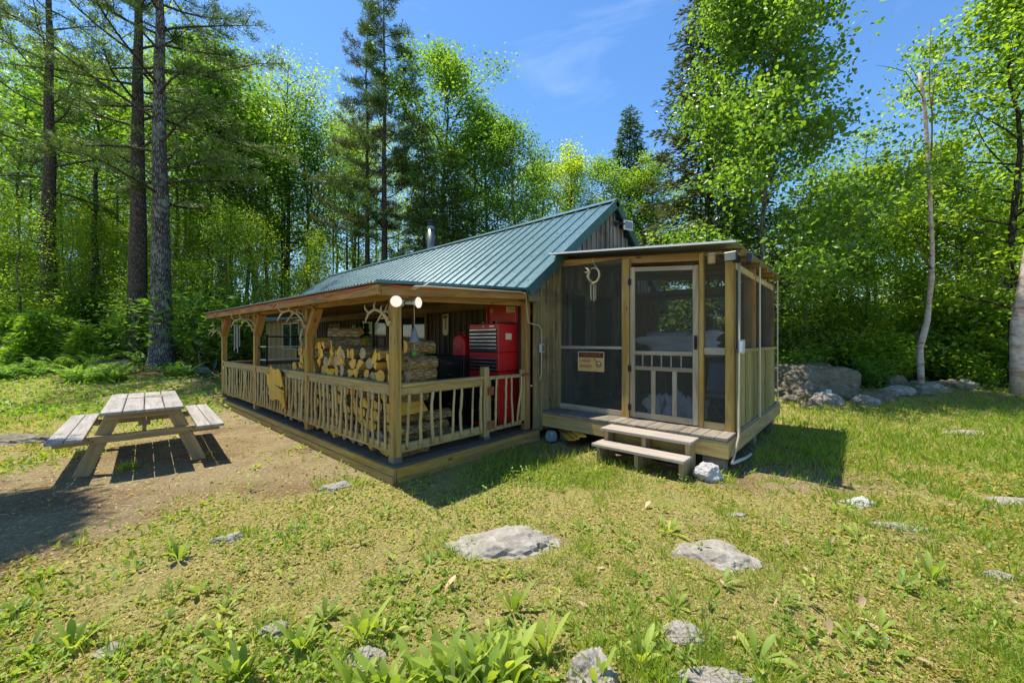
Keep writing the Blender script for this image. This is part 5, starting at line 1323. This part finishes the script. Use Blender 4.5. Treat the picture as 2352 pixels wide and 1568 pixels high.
# ------------------------------------------------------------------ dead birch and white birch
def birch(name, pts, d, r0, r1, label, extra=()):
    o = thing(name, label, 'tree', tuple(at(*pts[0], d)))
    P = [at(px, py, d) for px, py in pts]; P[0].z -= .25
    m = MB(); n = len(P); m.tube(P, [(r0+(r1-r0)*i/(n-1))*random.uniform(.88, 1.12) for i in range(n)], 12)
    part(m, 'trunk', M['birch'], o, 0, True)
    for b, rr in extra:
        m = MB(); Q = [at(px, py, d+dz) for px, py, dz in b]; k = len(Q); m.tube(Q, [rr*(1-.8*i/(k-1)) for i in range(k)], 6); part(m, 'branch', M['birch' if rr > .03 else 'twig'], o, 0, True)
    return o
birch('dead_birch', [(2118, 900), (2114, 845), (2113, 800), (2122, 765), (2130, 735), (2134, 690), (2140, 640), (2141, 560), (2137, 480), (2134, 400), (2129, 320), (2124, 240), (2118, 205), (2111, 168)], 10.8, .080, .032, 'dead white birch trunk with broken top near the stone row',
      [([(2134, 400, 0), (2140, 330, .1), (2141, 262, .1), (2134, 205, .2), (2136, 120, .3), (2139, 50, .3)], .026), ([(2139, 250, 0), (2150, 170, .4), (2190, 80, .8), (2225, 0, 1.1)], .014),
       ([(2120, 225, 0), (2080, 165, -.2), (2045, 155, -.4), (2012, 150, -.5)], .014), ([(2114, 190, 0), (2090, 150, .2), (2068, 130, .3)], .009), ([(2130, 440, 0), (2150, 390, .3), (2170, 300, .5), (2200, 120, .9)], .014), ([(2140, 590, 0), (2100, 540, -.5), (2040, 500, -.9)], .016),
       ([(2138, 700, 0), (2090, 680, -.5), (2010, 690, -.9), (1960, 700, -1.2)], .010), ([(2141, 620, 0), (2120, 590, -.2), (2105, 560, -.3)], .03), ([(2143, 650, 0), (2185, 610, .4), (2235, 570, .8)], .010), ([(2137, 480, 0), (2160, 430, .2), (2178, 380, .4)], .012)])
birch('white_birch', [(2338, 880), (2336, 830), (2337, 780), (2341, 730), (2348, 680), (2360, 620), (2380, 500), (2400, 300), (2420, 100)], 9.2, .125, .09, 'white birch trunk cut by the right edge of the photo')
# ------------------------------------------------------------------ shrubs, ferns and young firs
def bush(name, H, R, n, per, leaf, mat, six=False, lw=.6):
    m = MB(); C = []
    for b in range(n):
        a = random.uniform(0, 6.28); d = Vector((math.cos(a)*R/H*random.uniform(.2, 1), math.sin(a)*R/H*random.uniform(.2, 1), 1))
        pts = limb(m, (random.gauss(0, .08), random.gauss(0, .08), -.05), d, H*random.uniform(.6, 1.05), .014, .2, 5, 4)
        for t in (.35, .5, .65, .8, .92, 1): C.append(tuple(along(pts, t*.999)))
    P = leaves_at(C, per, R*.17); k = len(P); D = rng.normal(size=(k, 3)); D[:, 2] = D[:, 2]*.4-.1; N = rng.normal(size=(k, 3))*.6+np.array([0, 0, .9])
    L = leaf*rng.uniform(.6, 1.2, k); me = leaf_mesh(name, P, D, nrm(N), L, L*lw, M[mat], six)
    o = m.build('stems', M['trunk2'], None, True); tme = o.data; bpy.data.objects.remove(o)
    t = Tree(); t.trunk = tme; t.crown = me; t.H = H; t.name = name; return t
def place_bush(t, p, h, label, group, cat='shrub', k=None):
    o = thing(t.name, label, cat, (p.x, p.y, p.z-.03), random.uniform(0, 6.28), group); s = h/t.H; o.scale = (k or s, k or s, s)
    for nm, me in (('stem', t.trunk), ('foliage', t.crown)):
        c = bpy.data.objects.new(nm, me); COL.objects.link(c); c.parent = o
BA = bush('leafy_shrub', 1.4, .9, 16, 18, .11, 'shrub', True, .55); BB = bush('leafy_shrub', 2.2, 1.2, 18, 13, .12, 'lf_yel'); BC = bush('leafy_shrub', 1.0, .8, 14, 22, .12, 'fern', False, .35)
BD = bush('leafy_shrub', 2.6, 1.3, 18, 12, .125, 'lf_yel')
def fern_mesh():
    P = []; D = []; N = []; L = []
    for f in range(9):
        a = f*.7+random.uniform(-.2, .2); ln = random.uniform(.45, .75)
        for i in range(15):
            t = (i+1)/15; h = .50*math.sin(t*1.9)*ln*1.1; rr = ln*t*.9
            c = (math.cos(a)*rr, math.sin(a)*rr, h); w = .16*(1-t)*ln*1.6+.02
            for s in (-1, 1):
                P.append(c); D.append((-math.sin(a)*s+math.cos(a)*.5, math.cos(a)*s+math.sin(a)*.5, -.15)); N.append((random.gauss(0, .2), random.gauss(0, .2), 1)); L.append(w)
    L = np.array(L); return leaf_mesh('fern', P, np.array(D), nrm(np.array(N)), L, L*.42+.01, M['fern'])
FN = [fern_mesh() for _ in range(3)]
def yf():
    t = spruce('young_fir', 1.6, .75, .03, 'fern', .04, 12, 1.3); return t
YF = yf(); YF.crown.materials[0] = M['shrub']
# left bank
for i in range(64):
    px = random.uniform(-160, 500); d = random.uniform(11.6, 16.5); p = gpos(px, d)
    if 330 < px < 420 and d > 13: continue
    o = thing('fern', 'bright fern in the bank below the left pines', 'fern', p, 0, 'ferns on the left bank'); c = bpy.data.objects.new('fronds', random.choice(FN)); COL.objects.link(c); c.parent = o; s = random.uniform(.8, 1.5); o.scale = (s, s, s); o.rotation_euler = (0, 0, random.uniform(0, 6.3))
for px, d, h in ((30, 14.5, 1.9), (90, 14.2, 2.1), (150, 15.2, 1.7), (195, 14.6, 1.5), (-40, 15, 2.2), (245, 15.5, 1.4)):
    place(YF, gpos(px, d), h, 'young light green fir in the undergrowth by the left pines', 'young firs by the left pines', cat='young fir')
for i in range(60):
    px = random.uniform(-300, 720); d = random.uniform(15.5, 24); p = gpos(px, d)
    if incabin(p): continue
    place_bush(random.choice((BB, BD, BB, BC)), p, random.uniform(1.2, 3.2), 'leafy shrub in the shady undergrowth left of the cabin', 'undergrowth shrubs left of the cabin')
for px, d, h, t in ((1985, 12.2, 1.5, BA), (2020, 12.6, 1.7, BA), (1955, 12.8, 1.9, BD), (2050, 12.4, 1.3, BA), (1880, 13.0, 1.8, BB), (1830, 12.6, 1.5, BC), (2200, 12.0, 1.3, BA), (2240, 12.3, 1.4, BA), (2290, 11.8, 1.5, BA), (2330, 12.2, 1.3, BA), (2160, 12.6, 1.2, BC), (2080, 12.9, 1.6, BC), (2400, 11.5, 1.4, BA), (1800, 11.8, 1.3, BC), (2010, 11.7, .9, BC), (2260, 11.3, .8, BA), (1925, 11.6, .6, BC)):
    place_bush(t, gpos(px, d), h, 'bright leafy shrub behind the boulder and stone row', 'shrubs behind the stone row')
for i in range(46):
    px = random.uniform(1780, 2900); d = random.uniform(13, 20); p = gpos(px, d)
    place_bush(random.choice((BB, BD, BD, BA)), p, random.uniform(1.4, 3.4), 'tall shrub in the thicket at the right wood edge', 'thicket at the right wood edge')
for i in range(14):
    px = random.uniform(1000, 1800); d = random.uniform(17, 24); p = gpos(px, d)
    if not incabin(p): place_bush(random.choice((BB, BD)), p, random.uniform(2, 3.5), 'shrub in the woods behind the cabin', 'shrubs behind the cabin')
# dead branches in the right thicket
for px, py, d, L in ((2060, 770, 12.5, 1.2), (2110, 800, 12.3, .9), (2200, 760, 12.8, 1.4), (2240, 720, 12.6, 1.6), (2030, 810, 12.2, .8), (2180, 800, 12.0, 1.0), (2280, 640, 12.2, 1.5)):
    m = MB(); q = limb(m, at(px, py, d), (random.gauss(0, 1), random.gauss(0, 1), random.gauss(.1, .4)), L, .016, .3, 6, 5)
    for s in range(3): limb(m, along(q, random.uniform(.2, .8)), (random.gauss(0, 1), random.gauss(0, 1), random.gauss(0, .5)), L*.5, .008, .3, 4, 4)
    tag(m.build('dead_branch', M['trunk2'], smooth=True), 'grey dead branch caught in the thicket at the right', 'branch', 'dead branches in the right thicket')
# far woods closing the view
def far_woods():
    P = []
    n = 90000; k = 0
    px = rng.uniform(-1400, 3700, n); d = rng.uniform(36, 56, n); u = rng.random(n)
    cl_ = []
    for a, b, c in zip(px, d, u):
        s = skyl(max(-690, min(3090, a)))+90
        y = 830-(830-s)*c**1.5
        if noise.noise(Vector((a*.012, y*.012, b*.12))) < -.7+1.0*c: continue
        q = at(a, y, b); cl_.append(q)
    P = np.array([tuple(q) for q in cl_]); n = len(P)
    D = rng.normal(size=(n, 3)); D[:, 2] *= .4; N = rng.normal(size=(n, 3))*.8+np.array([0, 0, .7])
    L = rng.uniform(.25, .55, n)
    me = leaf_mesh('far_woods', P, D, nrm(N), L, L*.7, M['lf_far'])
    o = bpy.data.objects.new('far_woods', me); COL.objects.link(o); o['kind'] = 'stuff'; tag(o, 'far leafy woods closing the view behind every tree', 'woods')
far_woods()

# ------------------------------------------------------------------ ground plants
def strip_leaf(V, F, a, L, w, arch, tilt, base=(0, 0, 0), n=5, curl=.3, twist=0):
    # a lance-shaped leaf: n cross rows of three points, arching outwards from the base
    n += 2; b = len(V); dx, dy = math.cos(a), math.sin(a); th = tilt; x = 0.02; z = 0.0
    for i in range(n+1):
        t = i/n; ww = w*max(.07, 1.55*t**.9*max(0, 1-t**2.4)**.8)
        cx = base[0]+dx*x; cy = base[1]+dy*x; sxn, syn = -dy, dx
        V.append((cx+sxn*ww/2, cy+syn*ww/2, base[2]+z+ww*curl)); V.append((cx, cy, base[2]+z)); V.append((cx-sxn*ww/2, cy-syn*ww/2, base[2]+z+ww*curl))
        x += math.cos(th)*L/n; z += math.sin(th)*L/n; th -= arch/n
    for i in range(n):
        for k in (0, 1): p = b+i*3+k; F.append((p, p+3, p+4, p+1))
def rosette(nl, L, w, tilt0, tilt1, arch, seed):
    random.seed(seed); V = []; F = []
    for k in range(nl):
        u = k/nl; strip_leaf(V, F, k*2.4+random.uniform(-.3, .3), L*random.uniform(.6, 1.1)*(1-.25*u), w*random.uniform(.75, 1.15), arch*random.uniform(.6, 1.3), tilt0+(tilt1-tilt0)*u+random.uniform(-.12, .12), curl=random.uniform(.15, .35))
    return np_mesh('weed_plant', V, F, M['weed'], True)
def stemmed(seed):
    random.seed(seed); V = []; F = []; H = random.uniform(.10, .2)
    for k in range(9):
        t = (k+1)/9; strip_leaf(V, F, k*2.2+random.uniform(-.4, .4), random.uniform(.045, .085)*(1.25-.5*t), random.uniform(.018, .028), random.uniform(.3, 1.0), random.uniform(.2, .9), (random.gauss(0, .006), random.gauss(0, .006), H*t*.9), 4, .25)
    strip_leaf(V, F, 0, H, .005, .1, 1.5, (-.02, 0, 0), 4, .1)
    return np_mesh('weed_plant', V, F, M['weed'], True)
WB = [rosette(9, .25, .058, .95, 1.45, .55, s) for s in (1, 2, 3)]   # tall upright broad leaves
WM = [rosette(7, .15, .040, .5, 1.35, .6, s) for s in (4, 5, 6)]+[stemmed(s) for s in (31, 32, 33)]
WS = [rosette(6, .10, .026, .2, 1.0, .6, s) for s in (7, 8, 9)]+[stemmed(s) for s in (34, 35)]
random.seed(21)
def weed(kind, px, py, s, label, group=None):
    p = G(px, py); o = bpy.data.objects.new('weed_plant', random.choice(kind)); COL.objects.link(o)
    o.location = (p.x, p.y, p.z-.005); o.rotation_euler = (random.uniform(-.1, .1), random.uniform(-.1, .1), random.uniform(0, 6.3)); o.scale = (s, s, s*random.uniform(.9, 1.1)); tag(o, label, 'weed', group)
for px, py, s in ((960, 1585, .9), (1010, 1570, 1.0), (1050, 1560, 1.0), (1090, 1545, 1.0), (1120, 1580, 1.1), (1160, 1560, 1.0), (1030, 1610, 1.0), (1100, 1615, 1.1), (1170, 1600, 1.0), (870, 1590, .8), (1140, 1520, .9), (900, 1610, 1.0), (820, 1605, .8)):
    weed(WB, px, py, s, 'tall upright broad-leaved weed in the dense clump at the bottom edge', 'weed clump at the bottom edge')
for px, py, s, lab in ((1250, 1500, 1.0, 'tall leafy weed standing right of the dense bottom clump'), (1180, 1405, .85, 'broad weed above the dense bottom clump'), (830, 1470, .95, 'large arching weed left of the dense bottom clump'), (690, 1490, .8, 'bushy weed between the two lower left stones'), (530, 1560, .75, 'weed clump at the bottom left of centre'), (165, 1490, .8, 'slender upright weed in the lower left corner'), (560, 1560, .8, 'weed with wide leaves at the bottom left of centre'),
                      (410, 1285, .75, 'dark glossy weed at the edge of the bare dirt'), (2140, 1330, .75, 'tall weed with round leaves in the lower right grass'), (1470, 1520, .75, 'weed with one upright leaf by the rounded bottom rock'), (1370, 1590, .7, 'light green weed in front of the rounded bottom rock')):
    weed(WB, px, py, s, lab)
def pxs(n, x0, x1, y0, y1, pw=1.0):
    for _ in range(n): yield random.uniform(x0, x1), y0+(y1-y0)*random.random()**pw
for px, py in list(pxs(84, 0, 1000, 1300, 1560)): weed(random.choice((WM, WM, WS)), px, py, random.uniform(.5, .95), 'broad-leaved weed in the green patch at the lower left', 'weeds at the lower left')
for px, py in list(pxs(16, 1000, 1300, 1270, 1480)): weed(WM, px, py, random.uniform(.5, .85), 'weed around the flat grey rock in the middle lawn', 'weeds around the middle rock')
for px, py in list(pxs(62, 1300, 2340, 1100, 1540)): weed(random.choice((WM, WM, WS)), px, py, random.uniform(.6, 1.15), 'small leafy weed in the thin grass on the right', 'weeds in the right grass')
for px, py in list(pxs(46, 560, 1300, 1090, 1300)): weed(WS, px, py, random.uniform(.6, 1.2), 'small flat weed in the mossy lawn before the porch corner', 'weeds before the porch corner')
for px, py in list(pxs(34, 930, 1380, 1000, 1110)):
    if py > 1000+(1380-px)*.02: weed(WM, px, py+(1380-px)*.06, random.uniform(.5, .9), 'leafy weed in the shade along the short side of the porch', 'weeds along the porch')
for px, py in list(pxs(14, 1380, 1700, 1075, 1110)): weed(WM, px, py, random.uniform(.5, .9), 'leafy weed growing along the bottom of the steps', 'weeds at the steps')
for px, py in ((640, 1005), (655, 995), (620, 985), (600, 975), (690, 1030), (480, 1045), (462, 1050), (730, 1050), (585, 1075)): weed(WM, px, py, random.uniform(.5, .9), 'grassy weed on the dirt beside the porch and table', 'weeds on the dirt')

# loose ground cover and grass: one mass each
def scatter(n, dmin, dmax, amin, amax, pw=1.0):
    d = dmin*(dmax/dmin)**rng.random(n); a = rng.uniform(amin, amax, n); return a*d, d
def ground_z(X, Y):
    return np.array([terr(x, y) for x, y in zip(X, Y)])
def mask_pts(n, dmin, dmax, amin, amax, fn):
    r, d = scatter(n, dmin, dmax, amin, amax); u = rng.random(n); out = []
    for ri, di, ui in zip(r, d, u):
        x, y = xy(ri, di)
        if -.15 < x < 2.5 and -.2 < y < 8.7: continue
        if 2.4 < x < 6.4 and -2.8 < y < 13: continue
        if ui < fn(ri, di, x, y) and not on_rock(x, y): out.append((x, y, terr(x, y)))
    return np.array(out)
def on_rock(x, y):
    for c, sx_, sy_, rz in ROCKS:
        dx, dy = x-c[0], y-c[1]
        if abs(dx) > 1.3 or abs(dy) > 1.3: continue
        u, v = dx*math.cos(rz)+dy*math.sin(rz), -dx*math.sin(rz)+dy*math.cos(rz)
        if (u/sx_)**2+(v/sy_)**2 < .55: return True
    return False
def clump(x, y, s, k): return noise.noise(Vector((x*s, y*s, k)))
def f_moss(r, d, x, y):
    c = cover(r, d); return max(.04, c[0]*(.55+1.1*clump(x, y, 1.6, 2)))
P = mask_pts(120000, 1.5, 12, -1.45, 1.45, f_moss); n = len(P)
D = rng.normal(size=(n, 3)); D[:, 2] = np.abs(D[:, 2])*.25+.05; N = rng.normal(size=(n, 3))*.45+np.array([0, 0, 1])
dist = np.hypot(P[:, 0]-CAM.x, P[:, 1]-CAM.y); L = rng.uniform(.008, .022, n)*np.clip(dist/2.6, .9, 2.6)
P[:, 2] += rng.uniform(0, .012, n)
o = bpy.data.objects.new('ground_cover', leaf_mesh('ground_cover', P, D, nrm(N), L, L*.7, M['moss'])); COL.objects.link(o); o['kind'] = 'stuff'; tag(o, 'low mossy ground cover over the clearing', 'ground cover')
def f_grass(r, d, x, y):
    c = cover(r, d); a = r/d
    k = c[1]*1.2+max(0, clump(x, y, 1.3, 7))*.55*c[0]+(.22 if a > .15 else .06)*c[0]
    return min(1, k)*(1-.9*c[2])
P = mask_pts(95000, 1.5, 12.5, -1.45, 1.6, f_grass); n = len(P)
lush = np.array([cover(*rd(p[0], p[1]))[1] for p in P])
D = rng.normal(size=(n, 3))*.42; D[:, 2] = 1; N = rng.normal(size=(n, 3)); N[:, 2] *= .2
dist = np.hypot(P[:, 0]-CAM.x, P[:, 1]-CAM.y)
L = rng.uniform(.03, .085, n)*(1+lush*.9)*np.clip(dist/4, .8, 1.5); Wd = .0035*np.clip(dist/2.2, 1, 4)
RT_ = []
for c, sx_, sy_, rz in ROCKS:
    if (Vector(c)-CAM).length > 9: continue
    for k in range(int(22*max(sx_, .1)/.3)):
        a = random.uniform(0, 6.28); u = random.uniform(.9, 1.2); q_ = Matrix.Rotation(rz, 3, 'Z') @ Vector((math.cos(a)*sx_*u, math.sin(a)*sy_*u, 0)); RT_.append((c[0]+q_.x, c[1]+q_.y, terr(c[0]+q_.x, c[1]+q_.y)))
T = mask_pts(5200, 1.7, 11, -1.4, 1.5, lambda r, d, x, y: min(1, (.12+.75*sstep(-.1, .35, r/d))*cover(r, d)[0]*(.45+1.2*clump(x, y, .9, 4))+cover(r, d)[1]*.5))
T = np.vstack([T, np.array(RT_)]); k = 15; Q = np.repeat(T, k, 0); q = len(Q); off = rng.normal(size=(q, 3))*np.array([1, 1, 0]); Q = Q+off*.028
Dq = off*.55+rng.normal(size=(q, 3))*.22; Dq[:, 2] = 1.15; dq = np.hypot(Q[:, 0]-CAM.x, Q[:, 1]-CAM.y)
Lq = np.repeat(rng.uniform(.05, .15, len(T)), k)*rng.uniform(.5, 1.1, q)
P = np.vstack([P, Q]); D = np.vstack([D, Dq]); Nq = rng.normal(size=(q, 3)); Nq[:, 2] *= .2; N = np.vstack([N, Nq]); L = np.concatenate([L, Lq]); Wd = np.concatenate([Wd, .0042*np.clip(dq/2.4, 1, 4)])
o = bpy.data.objects.new('grass', leaf_mesh('grass', P, D, nrm(N), L, Wd, M['grass'], False, .1)); COL.objects.link(o); o['kind'] = 'stuff'; tag(o, 'thin green grass growing in tufts over the clearing', 'grass')
P = mask_pts(5000, 1.6, 9, -1.45, 1.3, lambda r, d, x, y: .15+1.1*(1-cover(r, d)[0])); n = len(P)
D = rng.normal(size=(n, 3)); D[:, 2] = 0; N = rng.normal(size=(n, 3))*.25+np.array([0, 0, 1]); L = rng.uniform(.010, .030, n)*np.where(rng.random(n) < .06, 2.0, 1); P[:, 2] += L*.02
o = bpy.data.objects.new('pebbles', leaf_mesh('pebbles', P, D, nrm(N), L, L*.9, M['pebble'], True, -.35)); COL.objects.link(o); o['kind'] = 'stuff'; tag(o, 'loose pebbles and bark chips on the bare dirt', 'pebbles')
def f_sprout(r, d, x, y): return max(0, .25+1.3*clump(x, y, 1.2, 21)+.5*clump(x, y, 3.1, 22))*cover(r, d)[0]*(1.3 if r/d < .1 else .6)
P = mask_pts(42000, 1.5, 9.5, -1.45, 1.45, f_sprout); n = len(P)
D = rng.normal(size=(n, 3)); D[:, 2] = np.abs(D[:, 2])*.6+.35; N = rng.normal(size=(n, 3))*.4+np.array([0, 0, 1]); dist = np.hypot(P[:, 0]-CAM.x, P[:, 1]-CAM.y)
L = rng.uniform(.018, .062, n)*np.clip(dist/4, 1, 1.6)
o = bpy.data.objects.new('low_sprouts', leaf_mesh('low_sprouts', P, D, nrm(N), L, L*.42, M['weed'], True)); COL.objects.link(o); o['kind'] = 'stuff'; tag(o, 'small green sprouts crowding the mossy lawn', 'ground cover')
def f_straw(r, d, x, y): return .55+.4*clump(x, y, 1.1, 12)
P = mask_pts(42000, 1.5, 11, -1.45, 1.45, f_straw); n = len(P)
D = rng.normal(size=(n, 3)); D[:, 2] *= .08; N = rng.normal(size=(n, 3))*.25+np.array([0, 0, 1]); dist = np.hypot(P[:, 0]-CAM.x, P[:, 1]-CAM.y)
L = rng.uniform(.02, .075, n); P[:, 2] += .004
o = bpy.data.objects.new('straw_litter', leaf_mesh('straw_litter', P, D, nrm(N), L, .0028*np.clip(dist/2.2, 1, 3.5), M['straw'], False, .05)); COL.objects.link(o); o['kind'] = 'stuff'; tag(o, 'dry straw and needle litter over the clearing', 'litter')
# ferns and leaf litter plants on the banks
def f_bank(r, d, x, y): return min(1, .15+.9*sstep(-.62, -.8, r/d)+.5*sstep(.6, .8, r/d)*sstep(9.8, 11, d))
P = mask_pts(26000, 7.8, 18, -1.5, 1.6, f_bank); P = P[np.array([(rd(p[0], p[1])[1] > 9.8 or rd(p[0], p[1])[0] < -6.3) for p in P])]; n = len(P)
D = rng.normal(size=(n, 3)); D[:, 2] = np.abs(D[:, 2])*.5; N = rng.normal(size=(n, 3))*.5+np.array([0, 0, 1]); L = rng.uniform(.05, .13, n); P[:, 2] += rng.uniform(0, .16, n)*sstep(0, 1, .9)
o = bpy.data.objects.new('bank_plants', leaf_mesh('bank_plants', P, D, nrm(N), L, L*.55, M['shrub'])); COL.objects.link(o); o['kind'] = 'stuff'; tag(o, 'low leafy plants covering the wooded banks', 'ground cover')
# fallen dead leaves one can point to
def deadleaf(s):
    random.seed(s); V = []; F = []; strip_leaf(V, F, 0, .10, .055, random.uniform(-.9, .9), random.uniform(.0, .5), n=5, curl=random.uniform(-.2, .5)); return np_mesh('dead_leaf', V, F, M['deadleaf'], True)
DL = [deadleaf(s) for s in range(5)]; random.seed(5)
for px, py in ((1360, 1305), (1375, 1310), (1465, 1315), (1680, 1360), (1690, 1385), (1770, 1395), (1855, 1310), (1905, 1255), (1820, 1262), (1840, 1300), (1960, 1420), (1975, 1412), (1990, 1428), (1910, 1470), (1635, 1450), (1660, 1465), (2170, 1545), (2150, 1530), (2040, 1385), (1325, 1380), (1015, 1365), (1260, 1240), (745, 1180), (1480, 1172)):
    p = G(px, py); o = bpy.data.objects.new('dead_leaf', random.choice(DL)); COL.objects.link(o); o.location = (p.x, p.y, p.z+.012); s = random.uniform(.6, 1.1); o.scale = (s, s, s); o.rotation_euler = (random.uniform(-.3, .3), random.uniform(-.5, .5), random.uniform(0, 6.3)); tag(o, 'curled tan dead leaf lying on the lawn', 'dead leaf', 'dead leaves on the lawn')
